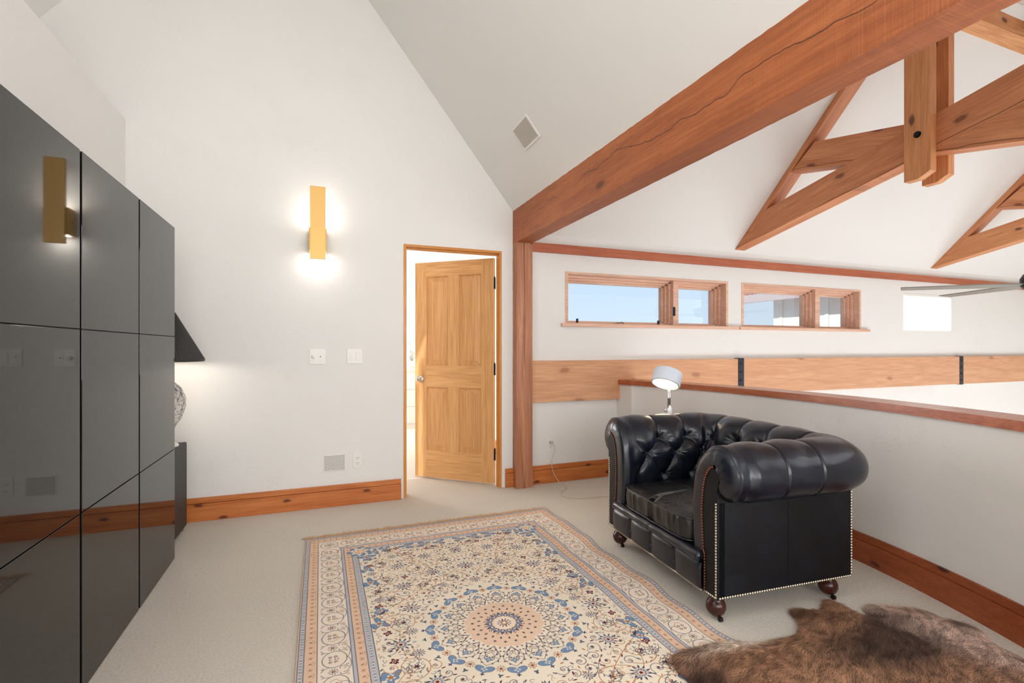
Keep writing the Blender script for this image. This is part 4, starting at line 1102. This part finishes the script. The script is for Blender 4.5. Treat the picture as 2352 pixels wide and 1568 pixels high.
    for k in range(900):
        x, y = rs.uniform(0, fx - .03), rs.uniform(0, fy - .03)
        if not clear(x, y) or any((x - a) ** 2 + (y - b) ** 2 < .050 ** 2 for a, b in used): continue
        i, j = int(x / g), int(y / g); pa = C[max(i - 9, 0):i + 10, max(j - 9, 0):j + 10]
        if (np.abs(pa - CREAM).max(-1) > .05).mean() > .10: continue
        used.append((x, y)); r0 = rs.uniform(.026, .036); ro = rs.uniform(0, 6.3); fl_ = rs.choice([-1, 1]); c_ = [RUST, TEAL, NAVY * 1.2][rs.randint(3)]
        t = np.linspace(0, 1, 22); rr = r0 * (1 - .8 * t); a = ro + fl_ * t * 6.6
        stroke(np.stack([x + rr * np.cos(a), y + rr * np.sin(a)], 1), .0030, c_); small(x, y, .010, NAVY, [BURG, PEACH][rs.randint(2)], 6, ro)
        for q_ in (0, 2.1, 4.2): leaf(x + r0 * 1.2 * math.cos(ro + q_), y + r0 * 1.2 * math.sin(ro + q_), .009, ro + q_ + 1, [TEAL, RUST, BURG][int(q_)//2])
    for k in range(5000):
        x, y = rs.uniform(0, fx - .012), rs.uniform(0, fy - .012)
        if not clear(x, y) or any((x - a) ** 2 + (y - b) ** 2 < .0165 ** 2 for a, b in used): continue
        i, j = int(x / g), int(y / g); pa = C[max(i - 4, 0):i + 5, max(j - 4, 0):j + 5]
        if np.abs(pa - CREAM).max() > .05: continue
        used.append((x, y)); ro = rs.uniform(0, 6.3); c_ = [NAVY, TEAL, RUST, BURG, NAVY, LBLUE * .8][rs.randint(6)]
        kind = rs.randint(3)
        if kind == 0: small(x, y, .0075, c_, PEACH, 5, ro)
        elif kind == 1:
            leaf(x, y, .0085, ro, c_); leaf(x + .005 * math.cos(ro + 1.2), y + .005 * math.sin(ro + 1.2), .006, ro + 1.2, c_)
        else: outline_oval(x, y, .009, .006, c_, .0022, ro, 0, 4.4)
    # borders: a repeat measured along each side; drawn by a mapping (along, into)
    def side_draw(length, mp, length2):
        n = int(round(length / .150)); st = length / n
        def cv(P): return [mp(u_, v_) for u_, v_ in P]
        for k in range(n + 1):
            c0 = k * st; mid = .1415
            last = k == n
            t = np.linspace(0, 2 * math.pi, 26)
            stroke(cv(zip(c0 + .052 * np.cos(t), mid + .046 * np.sin(t))), .0030, NAVY)
            stroke(cv(zip(c0 + .040 + .050 * np.cos(t[:16]), mid + .030 + .030 * np.sin(t[:16]))), .0026, TEAL)
            stroke(cv([(c0 - .02, mid - .02), (c0 - .03, mid), (c0 - .012, mid + .02), (c0 + .01, mid + .012)]), .0022, RUST)
            for a_, b_ in ((-.010, -.012), (.010, -.012), (-.010, .008), (.010, .008)):
                x, y = mp(c0 + a_ + .006, mid + b_ - .004); shape(x, y, .0085, pet(5, .25), BURG); shape(x, y, .003, disc, CREAM2)
            if last: continue
            c1 = c0 + st / 2; x, y = mp(c1, mid - .006); small(x, y, .020, TEAL, PEACH, 10); shape(x, y, .014, pet(10, .2), PEACH); small(x, y, .010, NAVY, RUST, 6)
            for sg in (1, -1):
                stroke(cv([(c1 + sg * .012, mid + .05), (c1 + sg * .026, mid + .036), (c1 + sg * .024, mid + .020), (c1 + sg * .012, mid + .018)]), .0026, NAVY)
                stroke(cv([(c1 + sg * .008, mid - .05), (c1 + sg * .024, mid - .040), (c1 + sg * .030, mid - .020)]), .0026, TEAL)
                for a_, b_ in ((.03, .046), (.026, -.044), (.012, .036)):
                    x, y = mp(c1 + sg * a_, mid + b_); small(x, y, .0065, [RUST, BURG, NAVY][rs.randint(3)], CREAM, 5)
        n2 = int(length2 / .036); s2 = length2 / n2
        for k in range(n2 + 1):
            for v_ in (.054, .241):
                x, y = mp(k * s2, v_)
                if k % 2: small(x, y, .0100, RUST, PEACH, 6); shape(x, y, .0058, disc, TAN); shape(x, y, .003, disc, BURG)
                else: leaf(x, y, .008, .8, RUST * .8); leaf(x, y, .007, 2.6, BURG * .6 + TAN * .4); stroke(cv([(k * s2 - .012, v_ + .012), (k * s2 + .004, v_ + .015), (k * s2 + .012, v_ + .006)]), .002, RUST)
            for v_ in (.019, .2785):
                x, y = mp(k * s2, v_); small(x, y, .0065, NAVY, LBLUE, 4)
                x, y = mp(k * s2 + s2 / 2, v_); shape(x, y, .0045, star(4), [TEAL, RUST][k % 2])
                x, y = mp(k * s2 + s2 / 4, v_); shape(x, y, .003, disc, CREAM); x, y = mp(k * s2 + s2 * .75, v_); shape(x, y, .003, disc, CREAM)
    K = C.copy()
    side_draw(hy - .26, lambda u_, v_: (hx - v_, u_), hy - .04)
    side_draw(hx - .26, lambda u_, v_: (u_, hy - v_), hx - .04)
    outline_oval(hx - .1415, hy - .1415, .050, .050, NAVY, .003); rosette(hx - .1415, hy - .1415, .034, TEAL, PEACH, BURG, 10)
    for a_, b_ in ((-.04, .0), (.0, -.04), (.045, -.09), (-.09, .045), (.04, .04)): small(hx - .1415 + a_ * .9, hy - .1415 + b_ * .9, .008, RUST, CREAM, 5)
    # keep border motifs inside the border
    inf = ed > .2975; C[inf] = K[inf]
    full = np.concatenate([C[:0:-1], C], 0); full = np.concatenate([full[:, :0:-1], full], 1)
    # wool variation
    nX, nY = full.shape[:2]
    X = (np.arange(nX) - (nx - 1)) * g; Y = (np.arange(nY) - (ny - 1)) * g
    XX, YY = np.meshgrid(X, Y, indexing='ij')
    row = 1 + .035 * np.sin(Y * 23 + 1) * np.sin(Y * 7.3)[None] + .0 * XX
    full = full * (row[..., None]) * (1 + rs.uniform(-.05, .05, (nX, nY, 1)))
    # gentle waves, strongest along the right edge
    ew = np.clip((XX - .30) / .55, 0, 1) ** 2
    DX = ew * (.010 * np.sin(YY * 8.5 + .6) + .005 * np.sin(YY * 19))
    ZZ = .009 + .0035 * ew * (1 + np.sin(YY * 21)) + .0010 * np.sin(XX * 9 + YY * 5)
    eo = np.minimum(np.minimum(XX - X[0], X[-1] - XX), np.minimum(YY - Y[0], Y[-1] - YY))
    ZZ = np.where(eo < .0005, .0005, ZZ)
    V = np.stack([XX + DX, YY, ZZ], -1)
    cx, cy = .756, 2.037
    root = thing('area_rug', 'cream and blue floral wool area rug with a round medallion, on the carpet', 'rug', (cx, cy, 0))
    np_mesh('rug_pile', V.reshape(-1, 3), grid_faces(nX, nY), M_RUG, root, True, full.reshape(-1, 3))
    for sg in (1, -1):
        vs, fs = [], []
        y0 = sg * (Ld / 2 - .002); k = 0; x = -Wd / 2
        while x < Wd / 2:
            L_ = rs.uniform(.045, .075) * (1.5 if rs.rand() < .05 else 1); a = rs.uniform(-.8, .3); n_ = 4; w_ = .0013; p = np.array([x, y0, .006]); d_ = np.array([math.sin(a), sg * math.cos(a), 0])
            for i in range(n_ + 1):
                q_ = p + d_ * L_ * i / n_ + np.array([.006 * math.sin(i + x * 60), 0, .0]); q_[2] = .0035 + .004 * (1 - i / n_) + rs.uniform(0, .002)
                vs += [q_ + [w_, 0, 0], q_ - [w_, 0, 0]]
                if i: b = len(vs) - 4; fs.append([b, b + 1, b + 3, b + 2])
            x += rs.uniform(.0012, .0030)
        f = np_mesh('fringe', vs, fs, M_FRINGE, root, False); f['kind'] = 'stuff'; f['label'] = 'loose cream fringe'
    return root
rug = make_rug()

# ------------------------------------------------------------------ fur hide, lower right
def make_hide():
    root = thing('fur_hide', 'brown shaggy animal hide lying beside the armchair and over the rug corner', 'animal hide', (1.95, 1.15, 0))
    out = [(1.262, 1.50), (1.30, 1.555), (1.40, 1.560), (1.50, 1.555), (1.60, 1.530), (1.72, 1.500), (1.85, 1.495), (1.93, 1.515), (2.00, 1.570), (2.03, 1.640), (2.085, 1.645), (2.11, 1.615), (2.15, 1.60), (2.20, 1.61), (2.25, 1.635), (2.292, 1.652), (2.300, 1.60), (2.29, 1.56), (2.30, 1.50), (2.345, 1.480), (2.38, 1.535), (2.45, 1.535), (2.53, 1.485), (2.60, 1.43), (2.60, 1.35), (2.65, 1.30), (2.63, 1.24), (2.58, 1.18), (2.56, 1.08), (2.50, .98), (2.42, .86), (2.40, .76), (2.30, .66), (2.14, .60), (2.02, .66), (1.90, .60), (1.72, .66), (1.62, .80), (1.55, .95), (1.44, 1.06), (1.40, 1.20), (1.34, 1.32), (1.27, 1.40)]
    P = np.array(crom([(x, y, 0) for x, y in out + [out[0]]], 4))[:, :2]
    def inside(x, y):
        x = np.asarray(x); c = np.zeros(x.shape, bool); j = len(P) - 1
        for i in range(len(P)):
            a, b = P[i], P[j]; cond = ((a[1] > y) != (b[1] > y))
            with np.errstate(divide='ignore', invalid='ignore'): xi = (b[0] - a[0]) * (y - a[1]) / (b[1] - a[1] + 1e-12) + a[0]
            c ^= cond & (x < xi); j = i
        return c
    def edist(x, y):
        d = np.full(np.shape(x), 9.)
        for a, b in zip(P[:-1], P[1:]):
            v = b - a; t = np.clip(((x - a[0]) * v[0] + (y - a[1]) * v[1]) / (v @ v + 1e-12), 0, 1); d = np.minimum(d, np.hypot(x - a[0] - t * v[0], y - a[1] - t * v[1]))
        return d
    def fbm(x, y, f, seed):
        r_ = np.random.RandomState(seed); o = 0
        for k in range(6): o = o + np.sin(x * f * r_.uniform(.5, 1.6) * r_.choice([-1, 1]) + y * f * r_.uniform(.5, 1.6) + r_.uniform(0, 6.3) + 1.3 * np.sin(x * f * .7 + k) )
        return o / 6
    hgt = lambda x, y, d: .006 + .012 * np.clip((1.66 - x) / .05, 0, 1) + .026 * (1 - np.exp(-d / .06)) + .006 * fbm(x, y, 22, 5) * np.clip(d / .08, 0, 1)
    # skin
    g = .012; gx = np.arange(1.2, 2.72, g); gy = np.arange(.55, 1.75, g); X, Y = np.meshgrid(gx, gy, indexing='ij'); ins = inside(X, Y); Dm = edist(X, Y); Z = hgt(X, Y, Dm)
    def colour(x, y, d):
        dark, mid, lite, pink, cream = [np.array(lin(*c)[:3]) for c in ((62, 45, 40), (132, 96, 74), (164, 124, 96), (206, 178, 162), (236, 214, 194))]
        n1 = fbm(x, y, 9, 1) + .5 * fbm(x, y, 31, 2); n2 = fbm(x, y, 6, 3)
        t = np.clip(.55 + .9 * n1, 0, 1)[..., None]; c = mid * (1 - t) + lite * t
        k = np.clip((n2 - .05) * 2.6 + .25, 0, 1)[..., None]; c = c * (1 - k) + dark * k * .9 + c * .1 * k
        pk = np.clip((x - 2.28) / .18, 0, 1) * np.clip((y - .85) / .2, 0, 1); pk = (pk * np.clip(.85 + .9 * n1, 0, 1))[..., None]; c = c * (1 - pk) + pink * pk
        bl = (np.exp(-(((x - 2.60) / .045) ** 2 + ((y - 1.30) / .04) ** 2)) + np.exp(-(((x - 2.36) / .04) ** 2 + ((y - 1.47) / .05) ** 2)))[..., None].clip(0, 1) * .8; c = c * (1 - bl) + dark * bl
        tf = (np.exp(-(((x - 1.58) / .17) ** 2 + ((y - 1.52) / .035) ** 2)) * .95)[..., None].clip(0, 1); c = c * (1 - tf) + cream * tf
        er = np.exp(-(((x - 2.06) / .05) ** 2 + ((y - 1.60) / .05) ** 2))[..., None] * .55; c = c * (1 - er) + dark * 1.3 * er
        return c
    idx = -np.ones(X.shape, int); idx[ins] = np.arange(ins.sum()); Vv = np.stack([X[ins], Y[ins], Z[ins]], -1); ok = ins[:-1, :-1] & ins[1:, :-1] & ins[1:, 1:] & ins[:-1, 1:]
    Fq = np.stack([idx[:-1, :-1][ok], idx[1:, :-1][ok], idx[1:, 1:][ok], idx[:-1, 1:][ok]], -1)
    off = np.array([1.95, 1.15, 0]); np_mesh('hide_skin', Vv - off, Fq, M_FUR, root, True, colour(X, Y, Dm)[ins] * .7)
    # hairs
    rs = np.random.RandomState(8); N = 170000
    x = rs.uniform(1.22, 2.70, N * 3); y = rs.uniform(.58, 1.72, N * 3); m = inside(x, y)
    keep = m & ((y > .95) | (rs.rand(N * 3) < .35)); x, y = x[keep][:N], y[keep][:N]; n = len(x); d = edist(x, y)
    ang = R(205) + .55 * fbm(x, y, 7, 9) + .15 * rs.normal(size=n) + .35 * fbm(x, y, 40, 12)
    # near an edge the coat falls outwards
    e = .01; gxn = (edist(x + e, y) - edist(x - e, y)); gyn = (edist(x, y + e) - edist(x, y - e)); oa = np.arctan2(-gyn, -gxn)
    wgt = np.clip(1 - d / .04, 0, 1) * .55
    dx = np.cos(ang) * (1 - wgt) + np.cos(oa) * wgt; dy = np.sin(ang) * (1 - wgt) + np.sin(oa) * wgt; l_ = np.hypot(dx, dy) + 1e-6; dx, dy = dx / l_, dy / l_
    Ln = rs.uniform(.034, .066, n) * (1 + .25 * fbm(x, y, 14, 4)) * np.clip(.55 + d / .05, .55, 1); z = hgt(x, y, d); lift = rs.uniform(.12, .42, n)
    lock = .5 + .5 * np.sin(90 * (x * math.sin(R(205)) - y * math.cos(R(205))) + 3 * fbm(x, y, 30, 21) * 2); col = colour(x, y, d) * rs.uniform(.5, 1.5, (n, 1)) * (.66 + .6 * lock)[:, None]; cv = rs.normal(scale=.16, size=n)
    ts = (0, .34, .68, 1.0); wd_ = (.0010, .0009, .0006, 0)
    rows = []
    for t, w_ in zip(ts, wd_):
        a2 = cv * t * 1.2; ddx = dx * np.cos(a2) - dy * np.sin(a2); ddy = dx * np.sin(a2) + dy * np.cos(a2)
        px, py = x + ddx * Ln * t, y + ddy * Ln * t; pz_ = z + Ln * (lift * t - (lift * .75 + .12) * t * t); pz_ = np.maximum(pz_, .003 + rs.uniform(0, .002, n))
        if w_: rows.append(np.stack([px - dy * w_, py + dx * w_, pz_], -1)); rows.append(np.stack([px + dy * w_, py - dx * w_, pz_], -1))
        else: rows.append(np.stack([px, py, pz_], -1))
    V = np.stack(rows, 1); b = np.arange(n)[:, None] * 7
    F3 = np.concatenate([b + np.array([k]) for k in ([0, 1, 3], [0, 3, 2], [2, 3, 5], [2, 5, 4], [4, 5, 6])], 0)
    cc = np.repeat(col[:, None], 7, 1) * np.array([.62, .62, .85, .85, 1.05, 1.05, 1.15])[None, :, None]
    cc = np.repeat(col[:, None], 7, 1)
    o = np_mesh('fur', V.reshape(-1, 3) - off, F3, M_FUR, root, True, cc.reshape(-1, 3)); o['kind'] = 'stuff'
    return root
hide = make_hide()
